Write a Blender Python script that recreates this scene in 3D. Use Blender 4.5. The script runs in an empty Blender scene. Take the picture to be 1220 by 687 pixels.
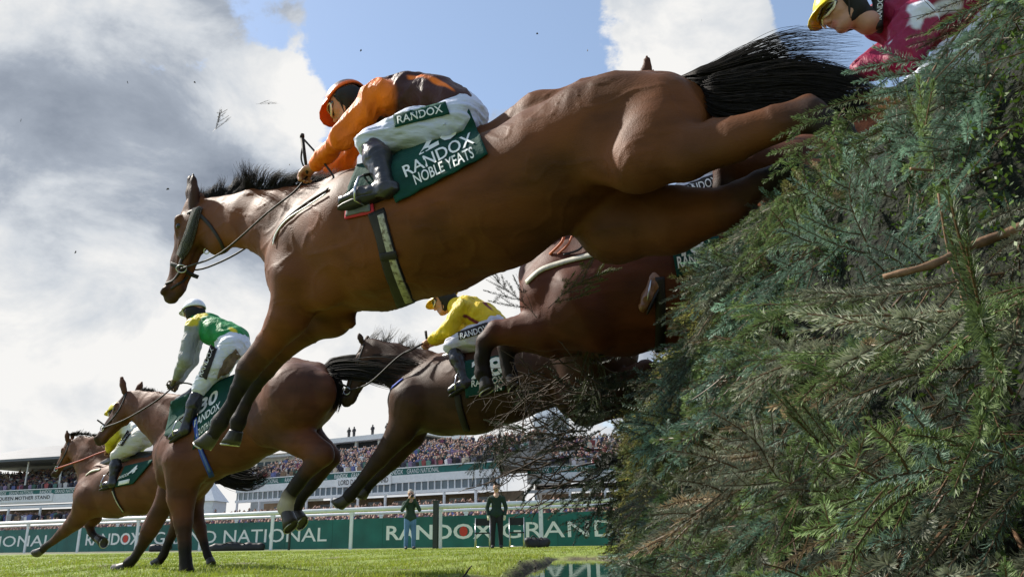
import bpy, math, random
import numpy as np
from mathutils import Vector, Matrix
from mathutils.bvhtree import BVHTree

random.seed(7)
RNG = np.random.default_rng(7)
R = math.radians
scn = bpy.context.scene
COL = scn.collection

# ------------------------------------------------------------------ camera
PW, PH, FPX = 1220.0, 687.0, 950.0
CAM = np.array([0.0, 0.0, 0.26])
PITCH, ROLL = R(17.44), R(0.94)
F_ = np.array([0, math.cos(PITCH), math.sin(PITCH)])
R0 = np.array([1.0, 0, 0]); U0 = np.array([0, -math.sin(PITCH), math.cos(PITCH)])
R_ = R0 * math.cos(ROLL) - U0 * math.sin(ROLL)
U_ = U0 * math.cos(ROLL) + R0 * math.sin(ROLL)
cam = bpy.data.cameras.new('camera'); camo = bpy.data.objects.new('camera', cam); COL.objects.link(camo)
cam.sensor_width = 36; cam.lens = FPX / PW * 36; cam.clip_start = 0.02; cam.clip_end = 3000
camo.matrix_world = Matrix(((R_[0], U_[0], -F_[0], CAM[0]), (R_[1], U_[1], -F_[1], CAM[1]), (R_[2], U_[2], -F_[2], CAM[2]), (0, 0, 0, 1)))
scn.camera = camo
cam.dof.use_dof = False

def ray(px, py):
    d = F_ + R_ * ((px - PW / 2) / FPX) - U_ * ((py - PH / 2) / FPX)
    return d / np.linalg.norm(d)
def at(px, py, Y):
    "the point seen at this pixel at distance Y along the ground axis"
    d = ray(px, py); return CAM + d * (Y / d[1])
def ground(px, py, z=0.0):
    d = ray(px, py); return CAM + d * ((z - CAM[2]) / d[2])
def mpp(P):
    "metres per photo pixel at a point"
    return float(np.dot(np.asarray(P) - CAM, F_)) / FPX

# ------------------------------------------------------------------ sky, sun, exposure
SUN_EL, SUN_AZ = R(43), R(-60)          # azimuth measured from the view axis (+Y) towards +X
sun_dir = np.array([math.sin(SUN_AZ) * math.cos(SUN_EL), math.cos(SUN_AZ) * math.cos(SUN_EL), math.sin(SUN_EL)])
sl = bpy.data.lights.new('sun', 'SUN'); sl.energy = 4.6; sl.angle = R(1.2); sl.color = (1.0, 0.93, 0.83)
so = bpy.data.objects.new('sun', sl); COL.objects.link(so)
so.rotation_euler = Vector(-sun_dir).to_track_quat('-Z', 'Y').to_euler(); so.location = (-20, 20, 30)

w = bpy.data.worlds.new('World'); scn.world = w; w.use_nodes = True
nt = w.node_tree; nt.nodes.clear()
def N(nt, t, **kw):
    n = nt.nodes.new(t)
    for k, v in kw.items(): setattr(n, k, v)
    return n
def L(nt, a, b): nt.links.new(a, b)
def build_world():
    out = N(nt, 'ShaderNodeOutputWorld'); bg = N(nt, 'ShaderNodeBackground'); bg.inputs[1].default_value = 0.12
    L(nt, bg.outputs[0], out.inputs[0])
    sky = N(nt, 'ShaderNodeTexSky'); sky.sky_type = 'NISHITA'; sky.sun_disc = False
    sky.sun_elevation = SUN_EL; sky.sun_rotation = SUN_AZ; sky.air_density = 1.0; sky.dust_density = 0.6; sky.ozone_density = 1.5
    tc = N(nt, 'ShaderNodeTexCoord'); D = tc.outputs['Generated']
    def math_(op, a, b=None, c=None, clamp=False):
        m = N(nt, 'ShaderNodeMath', operation=op); m.use_clamp = clamp
        for i, v in enumerate((a, b, c)):
            if v is None: continue
            if isinstance(v, (int, float)): m.inputs[i].default_value = v
            else: L(nt, v, m.inputs[i])
        return m.outputs[0]
    def blob(px, py, rad, soft):
        d = ray(px, py)
        vm = N(nt, 'ShaderNodeVectorMath', operation='DOT_PRODUCT'); L(nt, D, vm.inputs[0]); vm.inputs[1].default_value = tuple(d)
        mr = N(nt, 'ShaderNodeMapRange', interpolation_type='SMOOTHSTEP')
        L(nt, vm.outputs['Value'], mr.inputs[0])
        mr.inputs[1].default_value = math.cos(math.atan((rad + soft) / FPX)); mr.inputs[2].default_value = math.cos(math.atan(max(rad - soft, 1) / FPX))
        return mr.outputs[0]
    def noise(scale, detail=8, rough=0.6, off=(0, 0, 0), dist=0.0):
        mp = N(nt, 'ShaderNodeMapping'); L(nt, D, mp.inputs[0]); mp.inputs['Location'].default_value = off
        mp.inputs['Scale'].default_value = (1, 1, 1.5)
        t = N(nt, 'ShaderNodeTexNoise'); t.inputs['Scale'].default_value = scale; t.inputs['Detail'].default_value = detail
        t.inputs['Roughness'].default_value = rough; t.inputs['Distortion'].default_value = dist; L(nt, mp.outputs[0], t.inputs[0]); return t.outputs[0]
    n1 = noise(3.2, 10, 0.58, (0.3, 0.1, 0.7), 0.2); n2 = noise(7.0, 9, 0.62, (4, 2, 1), 0.1)
    cov = math_('ADD', math_('MULTIPLY_ADD', n1, 1.2, -0.1), math_('MULTIPLY_ADD', n2, 1.1, -0.17))          # about 0.87 +- 0.2
    for px, py, r_, s_, a in SKY_COVER:
        cov = math_('MULTIPLY_ADD', blob(px, py, r_, s_), a, cov)
    dens = N(nt, 'ShaderNodeMapRange', interpolation_type='SMOOTHSTEP'); L(nt, cov, dens.inputs[0]); dens.inputs[1].default_value = 0.90; dens.inputs[2].default_value = 1.02
    # cloud brightness: large light and dark masses plus billows
    n3 = noise(2.2, 6, 0.5, (9, 3, 5)); n4 = noise(5.5, 9, 0.6, (1, 7, 2), 0.3)
    br = math_('ADD', math_('MULTIPLY_ADD', n3, 0.6, -0.08), math_('MULTIPLY_ADD', n4, 1.5, -0.37))
    for px, py, r_, s_, a in SKY_LIGHT:
        br = math_('MULTIPLY_ADD', blob(px, py, r_, s_), a, br)
    ramp = N(nt, 'ShaderNodeValToRGB'); L(nt, br, ramp.inputs[0]); e = ramp.color_ramp.elements
    e[0].position = 0.12; e[0].color = (0.22, 0.26, 0.33, 1)
    e[1].position = 0.98; e[1].color = (1.0, 0.99, 0.97, 1)
    m = e.new(0.52); m.color = (0.42, 0.47, 0.55, 1)
    m = e.new(0.72); m.color = (0.70, 0.74, 0.79, 1)
    sc_ = N(nt, 'ShaderNodeVectorMath', operation='SCALE'); L(nt, ramp.outputs[0], sc_.inputs[0]); sc_.inputs['Scale'].default_value = CLOUD_GAIN
    sk = N(nt, 'ShaderNodeVectorMath', operation='SCALE'); L(nt, sky.outputs[0], sk.inputs[0]); sk.inputs['Scale'].default_value = SKY_GAIN
    # thin veil lifts the blue everywhere
    veil = N(nt, 'ShaderNodeMixRGB'); veil.inputs[0].default_value = 0.30; L(nt, sk.outputs[0], veil.inputs[1]); veil.inputs[2].default_value = tuple(c * CLOUD_GAIN for c in (0.52, 0.64, 0.80)) + (1,)
    mx = N(nt, 'ShaderNodeMixRGB'); L(nt, dens.outputs[0], mx.inputs[0]); L(nt, veil.outputs[0], mx.inputs[1]); L(nt, sc_.outputs[0], mx.inputs[2])
    L(nt, mx.outputs[0], bg.inputs[0])
CLOUD_GAIN, SKY_GAIN = 4.85, 1.0
# (px, py, radius, softness, amount)
SKY_COVER = [(130, 150, 190, 130, 0.34), (320, 130, 40, 40, 0.3), (420, 60, 110, 70, -0.40), (580, 70, 130, 90, -0.40), (810, 70, 95, 50, 0.42), (690, 5, 40, 35, 0.2),
             (880, 60, 50, 40, 0.30), (985, 15, 50, 50, -0.2), (1100, 0, 150, 90, -0.3), (380, 200, 60, 60, -0.2), (300, 480, 480, 160, 0.42), (600, 335, 45, 35, -0.28), (640, 420, 90, 60, 0.2), (250, 35, 60, 40, -0.3)]
SKY_LIGHT = [(60, 50, 110, 90, 0.12), (90, 20, 60, 50, 0.1), (320, 120, 50, 45, 0.3), (800, 75, 110, 60, 0.30), (60, 460, 210, 120, 0.50), (330, 510, 140, 80, 0.30), (440, 390, 90, 60, 0.12), (620, 380, 110, 80, 0.25), (600, 500, 120, 80, 0.25),
             (130, 290, 180, 80, -0.26), (190, 200, 120, 80, -0.08), (290, 330, 110, 60, -0.20), (30, 230, 90, 60, -0.10), (340, 380, 60, 40, -.06)]
build_world()
scn.view_settings.view_transform = 'Standard'; scn.view_settings.look = 'None'; scn.view_settings.gamma = 1
scn.view_settings.use_curve_mapping = False; scn.view_settings.exposure = 0.68
scn.cycles.max_bounces = 6; scn.cycles.transparent_max_bounces = 6

# ------------------------------------------------------------------ materials
def mat(name, col=(0.5, 0.5, 0.5), rough=0.7, attr=None, var=0.15, vscale=12.0, bump=0.0, bscale=60.0, bdist=0.004, spec=0.4,
        metal=0.0, sheen=0.0, coat=0.0, stretch=(1, 1, 1), col2=None, trans=0.0, dirt=None, c2pos=(0.42, 0.62)):
    m = bpy.data.materials.new(name); m.use_nodes = True; t = m.node_tree; b = t.nodes['Principled BSDF']
    b.inputs['Roughness'].default_value = rough; b.inputs['Metallic'].default_value = metal
    b.inputs['Specular IOR Level'].default_value = spec; b.inputs['Sheen Weight'].default_value = sheen
    b.inputs['Sheen Roughness'].default_value = 0.4; b.inputs['Coat Weight'].default_value = coat
    tc = N(t, 'ShaderNodeTexCoord'); mp = N(t, 'ShaderNodeMapping'); L(t, tc.outputs['Object'], mp.inputs[0]); mp.inputs['Scale'].default_value = stretch
    no = N(t, 'ShaderNodeTexNoise'); no.inputs['Scale'].default_value = vscale; no.inputs['Detail'].default_value = 6; L(t, mp.outputs[0], no.inputs[0])
    if attr:
        at_ = N(t, 'ShaderNodeAttribute'); at_.attribute_name = attr; src = at_.outputs[0]
    else:
        rg = N(t, 'ShaderNodeRGB'); rg.outputs[0].default_value = (*col, 1); src = rg.outputs[0]
    if col2:
        mr = N(t, 'ShaderNodeMapRange'); L(t, no.outputs[0], mr.inputs[0]); mr.inputs[1].default_value, mr.inputs[2].default_value = c2pos
        mm = N(t, 'ShaderNodeMixRGB'); L(t, mr.outputs[0], mm.inputs[0]); L(t, src, mm.inputs[1]); mm.inputs[2].default_value = (*col2, 1); src = mm.outputs[0]
    mr = N(t, 'ShaderNodeMapRange'); L(t, no.outputs[0], mr.inputs[0]); mr.inputs[1].default_value = 0.25; mr.inputs[2].default_value = 0.75
    mr.inputs[3].default_value = 1 - var * 1.6; mr.inputs[4].default_value = 1 + var * 1.6
    vm = N(t, 'ShaderNodeVectorMath', operation='SCALE'); L(t, src, vm.inputs[0]); L(t, mr.outputs[0], vm.inputs['Scale']); src = vm.outputs[0]
    if dirt:
        dn = N(t, 'ShaderNodeTexNoise'); dn.inputs['Scale'].default_value = dirt[1]; dn.inputs['Detail'].default_value = 10; dn.inputs['Roughness'].default_value = .7; L(t, tc.outputs['Object'], dn.inputs[0])
        dm = N(t, 'ShaderNodeMapRange'); L(t, dn.outputs[0], dm.inputs[0]); dm.inputs[1].default_value = dirt[2]; dm.inputs[2].default_value = dirt[2] + .1
        mm = N(t, 'ShaderNodeMixRGB'); L(t, dm.outputs[0], mm.inputs[0]); L(t, src, mm.inputs[1]); mm.inputs[2].default_value = (*dirt[0], 1); src = mm.outputs[0]
    L(t, src, b.inputs['Base Color'])
    if bump:
        bn = N(t, 'ShaderNodeTexNoise'); bn.inputs['Scale'].default_value = bscale; bn.inputs['Detail'].default_value = 5; L(t, mp.outputs[0], bn.inputs[0])
        bp = N(t, 'ShaderNodeBump'); bp.inputs['Strength'].default_value = bump; bp.inputs['Distance'].default_value = bdist
        L(t, bn.outputs[0], bp.inputs['Height']); L(t, bp.outputs[0], b.inputs['Normal'])
    if trans:
        tr = N(t, 'ShaderNodeBsdfTranslucent'); L(t, src, tr.inputs[0]); mx = N(t, 'ShaderNodeMixShader'); mx.inputs[0].default_value = trans
        L(t, b.outputs[0], mx.inputs[1]); L(t, tr.outputs[0], mx.inputs[2]); L(t, mx.outputs[0], t.nodes['Material Output'].inputs[0])
    return m

# ------------------------------------------------------------------ object helpers
def root(name, loc, label, cat, group=None, kind=None):
    o = bpy.data.objects.new(name, None); COL.objects.link(o); o.location = tuple(float(v) for v in loc); o.empty_display_size = .1
    o['label'] = label; o['category'] = cat
    if group: o['group'] = group
    if kind: o['kind'] = kind
    return o
def top_loc(o):
    l = np.zeros(3)
    while o is not None: l = l + np.array(o.location); o = o.parent
    return l
def mesh(name, V, Fc, m, parent=None, smooth=True, col=None, kind=None, mats=None, mi=None):
    "verts in world space; faces as an (n,k) array or a list of lists; the origin goes to the parent or to the base of the mesh"
    V = np.asarray(V, dtype=np.float64).reshape(-1, 3)
    me = bpy.data.meshes.new(name)
    if parent is not None: org = top_loc(parent)
    else:
        org = np.array([V[:, 0].mean(), V[:, 1].mean(), V[:, 2].min()])
    Vl = (V - org).astype(np.float32)
    if isinstance(Fc, np.ndarray):
        n, k = Fc.shape
        me.vertices.add(len(Vl)); me.vertices.foreach_set('co', Vl.ravel())
        me.loops.add(n * k); me.loops.foreach_set('vertex_index', Fc.astype(np.int32).ravel())
        me.polygons.add(n); me.polygons.foreach_set('loop_start', np.arange(0, n * k, k, dtype=np.int32))
        me.update(calc_edges=True)
    else:
        me.from_pydata(Vl.tolist(), [], Fc); me.update()
    me.polygons.foreach_set('use_smooth', np.full(len(me.polygons), smooth))
    if mats:
        for q in mats: me.materials.append(q)
        me.polygons.foreach_set('material_index', np.asarray(mi, dtype=np.int32))
    else: me.materials.append(m)
    if col is not None:
        a = me.color_attributes.new('col', 'FLOAT_COLOR', 'POINT')
        c = np.ones((len(Vl), 4), np.float32); c[:, :3] = col; a.data.foreach_set('color', c.ravel())
    o = bpy.data.objects.new(name, me); COL.objects.link(o)
    if parent is not None: o.parent = parent
    else: o.location = tuple(org)
    if kind: o['kind'] = kind
    me.update(); return o
def tag(o, label, cat, group=None, kind=None):
    o['label'] = label; o['category'] = cat
    if group: o['group'] = group
    if kind: o['kind'] = kind
    return o

class MB:
    "collects simple solids into one mesh"
    def __init__(s): s.v = []; s.f = []; s.c = []; s.cc = (1, 1, 1)
    def add(s, V, Fc):
        b = len(s.v); s.v += [tuple(map(float, p)) for p in V]; s.f += [[i + b for i in f] for f in Fc]; s.c += [s.cc] * len(V)
    def box(s, c, size, X=(1, 0, 0), Y=(0, 1, 0), Z=(0, 0, 1), taper=1.0):
        c, X, Y, Z = map(np.asarray, (c, X, Y, Z)); hx, hy, hz = np.asarray(size) / 2.0; V = []
        for k, t in ((-1, 1.0), (1, taper)):
            for i, j in ((-1, -1), (1, -1), (1, 1), (-1, 1)): V.append(c + X * hx * i * t + Y * hy * j * t + Z * hz * k)
        s.add(V, [[3, 2, 1, 0], [4, 5, 6, 7], [0, 1, 5, 4], [1, 2, 6, 5], [2, 3, 7, 6], [3, 0, 4, 7]])
    def tube(s, pts, rad, n=8, cap=True):
        pts = [np.asarray(p, float) for p in pts]; rad = [rad] * len(pts) if np.isscalar(rad) else rad
        b = len(s.v); V = []; up = None
        for i, p in enumerate(pts):
            t = pts[min(i + 1, len(pts) - 1)] - pts[max(i - 1, 0)]; t = t / (np.linalg.norm(t) + 1e-9)
            a = up if up is not None else (np.array([0, 0, 1.0]) if abs(t[2]) < .9 else np.array([1.0, 0, 0]))
            x = np.cross(a, t); x /= np.linalg.norm(x) + 1e-9; y = np.cross(t, x); up = y
            for k in range(n):
                an = 2 * math.pi * k / n; V.append(p + (x * math.cos(an) + y * math.sin(an)) * rad[i])
        Fc = [[i * n + k, i * n + (k + 1) % n, (i + 1) * n + (k + 1) % n, (i + 1) * n + k] for i in range(len(pts) - 1) for k in range(n)]
        if cap: Fc += [list(range(n))[::-1], [(len(pts) - 1) * n + k for k in range(n)]]
        s.add(V, Fc)
    def build(s, name, m, parent=None, smooth=False, kind=None, color=False):
        return mesh(name, s.v, s.f, m, parent, smooth, np.array(s.c) if color else None, kind)

def unit(v): v = np.asarray(v, float); return v / (np.linalg.norm(v) + 1e-12)
def catmull(P, n):
    P = np.asarray(P, float); Q = np.vstack([2 * P[0] - P[1], P, 2 * P[-1] - P[-2]]); out = []
    for i in range(1, len(Q) - 2):
        for t in np.linspace(0, 1, n, endpoint=False):
            a, b, c, d = Q[i - 1], Q[i], Q[i + 1], Q[i + 2]
            out.append(0.5 * ((2 * b) + (c - a) * t + (2 * a - 5 * b + 4 * c - d) * t * t + (3 * b - 3 * c + d - a) * t ** 3))
    out.append(P[-1]); return np.array(out)
def strands(paths, rads):
    "paths (n,k,3), rads (n,k): thin three-sided hairs"
    P = np.asarray(paths, float); n, k, _ = P.shape; rads = np.asarray(rads)
    T = np.gradient(P, axis=1); T /= np.linalg.norm(T, axis=2, keepdims=True) + 1e-9
    a = np.array([0.3, 0.5, 0.81]); X = np.cross(T, a); X /= np.linalg.norm(X, axis=2, keepdims=True) + 1e-9; Yv = np.cross(T, X)
    V = np.stack([P + (X * math.cos(q) + Yv * math.sin(q)) * rads[..., None] for q in (0, 2.094, 4.189)], axis=2)
    idx = np.arange(n * k * 3).reshape(n, k, 3); Fs = []
    for q in range(3):
        r = (q + 1) % 3; Fs.append(np.stack([idx[:, :-1, q], idx[:, :-1, r], idx[:, 1:, r], idx[:, 1:, q]], axis=-1).reshape(-1, 4))
    return V.reshape(-1, 3), np.vstack(Fs)

# ------------------------------------------------------------------ implicit bodies
class Frame:
    "a vertical plane through two ground points; u runs forward (towards the head), l towards the camera, z up"
    def __init__(s, tail, head):
        s.o = np.array([tail[0], tail[1], 0.0]); d = np.array([head[0] - tail[0], head[1] - tail[1], 0.0]); s.u = unit(d)
        s.n = np.array([s.u[1], -s.u[0], 0.0])
        if np.dot(s.n, s.o - CAM) > 0: s.n = -s.n
        s.M = np.stack([s.u, s.n, [0, 0, 1.0]])
    def w(s, px, py, lat=0.0):
        o = s.o + s.n * lat; d = ray(px, py); t = np.dot(o - CAM, s.n) / np.dot(d, s.n); return CAM + d * t
    def loc(s, P): return (np.asarray(P) - s.o) @ s.M.T
    def wor(s, Q): return np.asarray(Q) @ s.M + s.o
class Sdf:
    def __init__(s, fr): s.fr = fr; s.p = []
    def cap(s, a, b, ra, rb, k=.03, sq=1.0, c=(1, 1, 1), sub=False, so=None):
        "a, b world points, radii in metres, sq = sideways radius / radius"
        s.p.append((s.fr.loc(a), s.fr.loc(b), ra, rb, k, sq, c, sub))
    def chain(s, pts, k=.03, sq=1.0, c=(1, 1, 1), sub=False):
        "pts: (px, py, r_px[, lat])"
        W = []
        for q in pts:
            lat = q[3] if len(q) > 3 else 0.0; P = s.fr.w(q[0], q[1], lat); W.append((P, q[2] * mpp(P)))
        cols = c if isinstance(c, list) else [c] * (len(W) - 1)
        if len(W) == 1: s.cap(W[0][0], W[0][0], W[0][1], W[0][1], k, sq, cols[0] if cols else c, sub); return
        for i in range(len(W) - 1): s.cap(W[i][0], W[i + 1][0], W[i][1], W[i + 1][1], k, sq, cols[min(i, len(cols) - 1)], sub)
    def blob(s, px, py, r, lat=0.0, k=.03, sq=1.0, c=(1, 1, 1), sub=False):
        P = s.fr.w(px, py, lat); s.cap(P, P, r * mpp(P), r * mpp(P), k, sq, c, sub)
    def dist(s, Q, pr, grow=0.0):
        a, b, ra, rb, k, sq, c, sub = pr; S = np.array([1, 1 / sq, 1])
        ba = (b - a) * S; pa = (Q - a) * S; bb = float(ba @ ba)
        h = np.clip((pa @ ba) / bb, 0, 1) if bb > 1e-12 else np.zeros(pa.shape[:-1])
        r = ra + (rb - ra) * h + grow
        return np.sqrt(((pa - h[..., None] * ba) ** 2).sum(-1)) - r
    def mesh(s, h, grow=0.0, prims=None, noise=None):
        pr = prims if prims is not None else s.p
        lo = np.min([np.minimum(p[0], p[1]) - max(p[2], p[3]) * np.array([1, p[5], 1]) - grow for p in pr if not p[7]], axis=0) - 3 * h
        hi = np.max([np.maximum(p[0], p[1]) + max(p[2], p[3]) * np.array([1, p[5], 1]) + grow for p in pr if not p[7]], axis=0) + 3 * h
        n = np.ceil((hi - lo) / h).astype(int) + 1
        D = np.full(n, 1.0, np.float32); ax = [lo[i] + h * np.arange(n[i]) for i in range(3)]
        for p in pr:
            a, b, ra, rb, k, sq, c, sub = p; m = k + 3 * h + grow
            l = np.minimum(a, b) - max(ra, rb) * np.array([1, sq, 1]) - m * np.array([1, max(sq, 1), 1]); u = np.maximum(a, b) + max(ra, rb) * np.array([1, sq, 1]) + m * np.array([1, max(sq, 1), 1])
            i0 = np.clip(((l - lo) / h).astype(int), 0, n - 1); i1 = np.clip(((u - lo) / h).astype(int) + 2, 1, n)
            sl = tuple(slice(i0[i], i1[i]) for i in range(3))
            G = np.stack(np.meshgrid(*[ax[i][sl[i]] for i in range(3)], indexing='ij'), -1)
            d = s.dist(G, p, grow).astype(np.float32); O = D[sl]
            if sub:
                d = -d; hh = np.clip(.5 - .5 * (O - d) / k, 0, 1); D[sl] = O * (1 - hh) + d * hh + k * hh * (1 - hh)
            else:
                hh = np.clip(.5 + .5 * (O - d) / k, 0, 1); D[sl] = O * (1 - hh) + d * hh - k * hh * (1 - hh)
        V, Fq = surfnet(D, lo, h)
        return V, Fq
    def colour(s, V, prims=None):
        pr = [p for p in (prims if prims is not None else s.p)]
        D = np.full(len(V), 1e3); C = np.zeros((len(V), 3))
        for p in pr:
            if p[6] is None or p[7]: continue
            d = s.dist(V, p); k = max(p[4], .012)
            hh = np.clip(.5 + .5 * (D - d) / k, 0, 1); D = D * (1 - hh) + d * hh - k * hh * (1 - hh); C = C * (1 - hh[:, None]) + np.array(p[6]) * hh[:, None]
        return C
def vnoise(P, seed=0):
    "smooth lattice noise, vectorised, 0..1"
    P = np.asarray(P, float) + seed * 17.3; I = np.floor(P).astype(np.int64); f = P - I; f = f * f * (3 - 2 * f); out = 0
    for dx in (0, 1):
        for dy in (0, 1):
            for dz in (0, 1):
                h = (I[:, 0] + dx) * 374761393 + (I[:, 1] + dy) * 668265263 + (I[:, 2] + dz) * 2147483647 + seed * 1274126177
                h = (h ^ (h >> 13)) * 1274126177 & 0x7fffffff; h = ((h ^ (h >> 16)) & 0xffff) / 65535.0
                out = out + h * (f[:, 0] if dx else 1 - f[:, 0]) * (f[:, 1] if dy else 1 - f[:, 1]) * (f[:, 2] if dz else 1 - f[:, 2])
    return out
def vnormals(V, Fq):
    n = np.cross(V[Fq[:, 2]] - V[Fq[:, 0]], V[Fq[:, 3]] - V[Fq[:, 1]]); A = np.zeros_like(V)
    for k in range(4): np.add.at(A, Fq[:, k], n)
    return A / (np.linalg.norm(A, axis=1, keepdims=True) + 1e-12)
def folds(V, Fq, amp, freq, seed=1, stretch=(1, 1, 1)):
    "cloth creases: warped ridges, pushed along the normals"
    Nn = vnormals(V, Fq); Q = V * np.array(stretch) * freq; wp = np.stack([vnoise(Q * .6, seed + k) for k in (1, 2, 3)], 1) * 1.6; Q = Q + wp
    a = 1 - np.abs(vnoise(Q, seed + 5) * 2 - 1) * 2; b = 1 - np.abs(vnoise(Q * 2.1, seed + 6) * 2 - 1) * 2
    return V + Nn * ((np.clip(a, -1, 1) + .5 * np.clip(b, -1, 1)) * amp - amp * .2)[:, None]
def surfnet(D, lo, h):
    s = D < 0; c = s[:-1, :-1, :-1].astype(np.int8)
    tot = np.zeros(c.shape, np.int8)
    for i in (0, 1):
        for j in (0, 1):
            for k in (0, 1): tot += s[i:s.shape[0] - 1 + i, j:s.shape[1] - 1 + j, k:s.shape[2] - 1 + k]
    mask = (tot > 0) & (tot < 8); I = np.argwhere(mask); idx = np.full(mask.shape, -1, np.int64); idx[mask] = np.arange(len(I))
    cor = [(i, j, k) for i in (0, 1) for j in (0, 1) for k in (0, 1)]
    vals = [D[I[:, 0] + a, I[:, 1] + b, I[:, 2] + c_] for a, b, c_ in cor]
    acc = np.zeros((len(I), 3)); cnt = np.zeros(len(I))
    for p in range(8):
        for q in range(p + 1, 8):
            if sum(abs(cor[p][t] - cor[q][t]) for t in range(3)) != 1: continue
            a, b = vals[p], vals[q]; m = (a < 0) != (b < 0); t = np.where(m, a / np.where(m, a - b, 1), 0)
            pos = np.array(cor[p])[None] + t[:, None] * (np.array(cor[q]) - np.array(cor[p]))[None]
            acc += pos * m[:, None]; cnt += m
    V = (I + acc / cnt[:, None]) * h + lo
    Fs = []
    for ax in range(3):
        o = [(1, 2), (2, 0), (0, 1)][ax]; sl0 = [slice(1, -1)] * 3; sl1 = [slice(1, -1)] * 3
        sl0[ax] = slice(0, -1); sl1[ax] = slice(1, None); a = s[tuple(sl0)]; b = s[tuple(sl1)]
        E = np.argwhere(a != b); fl = a[E[:, 0], E[:, 1], E[:, 2]]
        base = E.copy(); base[:, o[0]] += 1; base[:, o[1]] += 1
        e1 = np.zeros(3, int); e1[o[0]] = 1; e2 = np.zeros(3, int); e2[o[1]] = 1
        q = [idx[tuple((base - e1 - e2).T)], idx[tuple((base - e2).T)], idx[tuple(base.T)], idx[tuple((base - e1).T)]]
        Q = np.stack(q, 1); Q[~fl] = Q[~fl][:, ::-1]; Fs.append(Q)
    Fq = np.vstack(Fs); Fq = Fq[(Fq >= 0).all(1)]
    # one light relax
    e = np.vstack([Fq[:, [0, 1]], Fq[:, [1, 2]], Fq[:, [2, 3]], Fq[:, [3, 0]]])
    for _ in range(2):
        A = np.zeros_like(V); n = np.zeros(len(V))
        np.add.at(A, e[:, 0], V[e[:, 1]]); np.add.at(n, e[:, 0], 1)
        V = V * .5 + .5 * A / np.maximum(n, 1)[:, None]
    return V, Fq

class Skin:
    "raycasting onto a finished body, so that tack and cloths lie on it"
    def __init__(s, V, Fq): s.b = BVHTree.FromPolygons(np.asarray(V).tolist(), np.asarray(Fq).tolist()); s.t = None
    def hit(s, px, py, off=.006, fallback=None, maxback=.25):
        d = ray(px, py); h = s.b.ray_cast(Vector(CAM), Vector(d))
        if h[0] is not None and (s.t is None or fallback is not None or True):
            n = np.array(h[1]); n = n if np.dot(n, d) < 0 else -n
            s.t = np.dot(np.array(h[0]) - CAM, F_) ; s.n = n
            return np.array(h[0]) + n * off, n
        t = s.t if s.t is not None else 3.0
        P = CAM + d * (t / np.dot(d, F_)); nr = s.b.find_nearest(Vector(P))
        n = np.array(nr[1]); n = n if np.dot(n, d) < 0 else n
        return np.array(P) , getattr(s, 'n', -d)
def strap(name, sk, pts, wpx, m, parent, off=.006, thick=.004, n=8):
    P2 = catmull(np.array(pts, float), n); P = []; Nn = []
    for q in P2:
        a, b = sk.hit(q[0], q[1], off); P.append(a); Nn.append(b)
    P = np.array(P); Nn = np.array(Nn)
    for _ in range(3): P[1:-1] = (P[:-2] + 2 * P[1:-1] + P[2:]) / 4; Nn[1:-1] = (Nn[:-2] + Nn[1:-1] + Nn[2:]) / 3
    T = np.gradient(P, axis=0); T /= np.linalg.norm(T, axis=1, keepdims=True) + 1e-9
    S = np.cross(Nn, T); S /= np.linalg.norm(S, axis=1, keepdims=True) + 1e-9
    mb = MB(); ring = []
    for i in range(len(P)):
        hw = wpx / 2 * mpp(P[i]); nn = unit(Nn[i])
        ring += [P[i] - S[i] * hw, P[i] - S[i] * hw * .8 + nn * thick, P[i] + S[i] * hw * .8 + nn * thick, P[i] + S[i] * hw]
    k = 4; Fc = [[i * k + j, i * k + (j + 1) % k, (i + 1) * k + (j + 1) % k, (i + 1) * k + j] for i in range(len(P) - 1) for j in range(k)]
    Fc += [[3, 2, 1, 0], [(len(P) - 1) * 4 + j for j in range(4)]]
    return mesh(name, ring, Fc, m, parent, True)
def bil(q, u, v):
    "q: four px corners BL, BR, TR, TL"
    q = np.asarray(q, float); return (q[0] * (1 - u) + q[1] * u) * (1 - v) + (q[3] * (1 - u) + q[2] * u) * v
def drape(name, sk, quad, m, parent, off=.008, thick=.006, nu=24, nv=16, wave=.0, smooth=4):
    P = np.zeros((nu + 1, nv + 1, 3)); Nn = np.zeros_like(P)
    for j in range(nv + 1):
        for i in range(nu + 1):
            x, y = bil(quad, i / nu, j / nv); P[i, j], Nn[i, j] = sk.hit(x, y, off)
    for _ in range(smooth):
        Q = P.copy(); Q[1:-1, 1:-1] = (P[:-2, 1:-1] + P[2:, 1:-1] + P[1:-1, :-2] + P[1:-1, 2:]) / 4; P = Q
    if wave:
        for i in range(nu + 1):
            for j in range(nv + 1): P[i, j] += unit(Nn[i, j]) * wave * math.sin(i * .9 + j * .5) * math.sin(j * .8 + 1)
    A = P.reshape(-1, 3); B = (P + Nn / (np.linalg.norm(Nn, axis=2, keepdims=True) + 1e-9) * thick).reshape(-1, 3); n = len(A)
    ix = lambda i, j: i * (nv + 1) + j
    Fc = []
    for i in range(nu):
        for j in range(nv):
            q = [ix(i, j), ix(i + 1, j), ix(i + 1, j + 1), ix(i, j + 1)]; Fc.append([a + n for a in q]); Fc.append(q[::-1])
    bd = [ix(i, 0) for i in range(nu)] + [ix(nu, j) for j in range(nv)] + [ix(i, nv) for i in range(nu, 0, -1)] + [ix(0, j) for j in range(nv, 0, -1)]
    for a, b in zip(bd, bd[1:] + bd[:1]): Fc.append([a, b, b + n, a + n])
    V = np.vstack([A, B]); o = mesh(name, V, Fc, m, parent, True)
    return o, Skin(V, [f for f in Fc if len(f) == 4])

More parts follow.
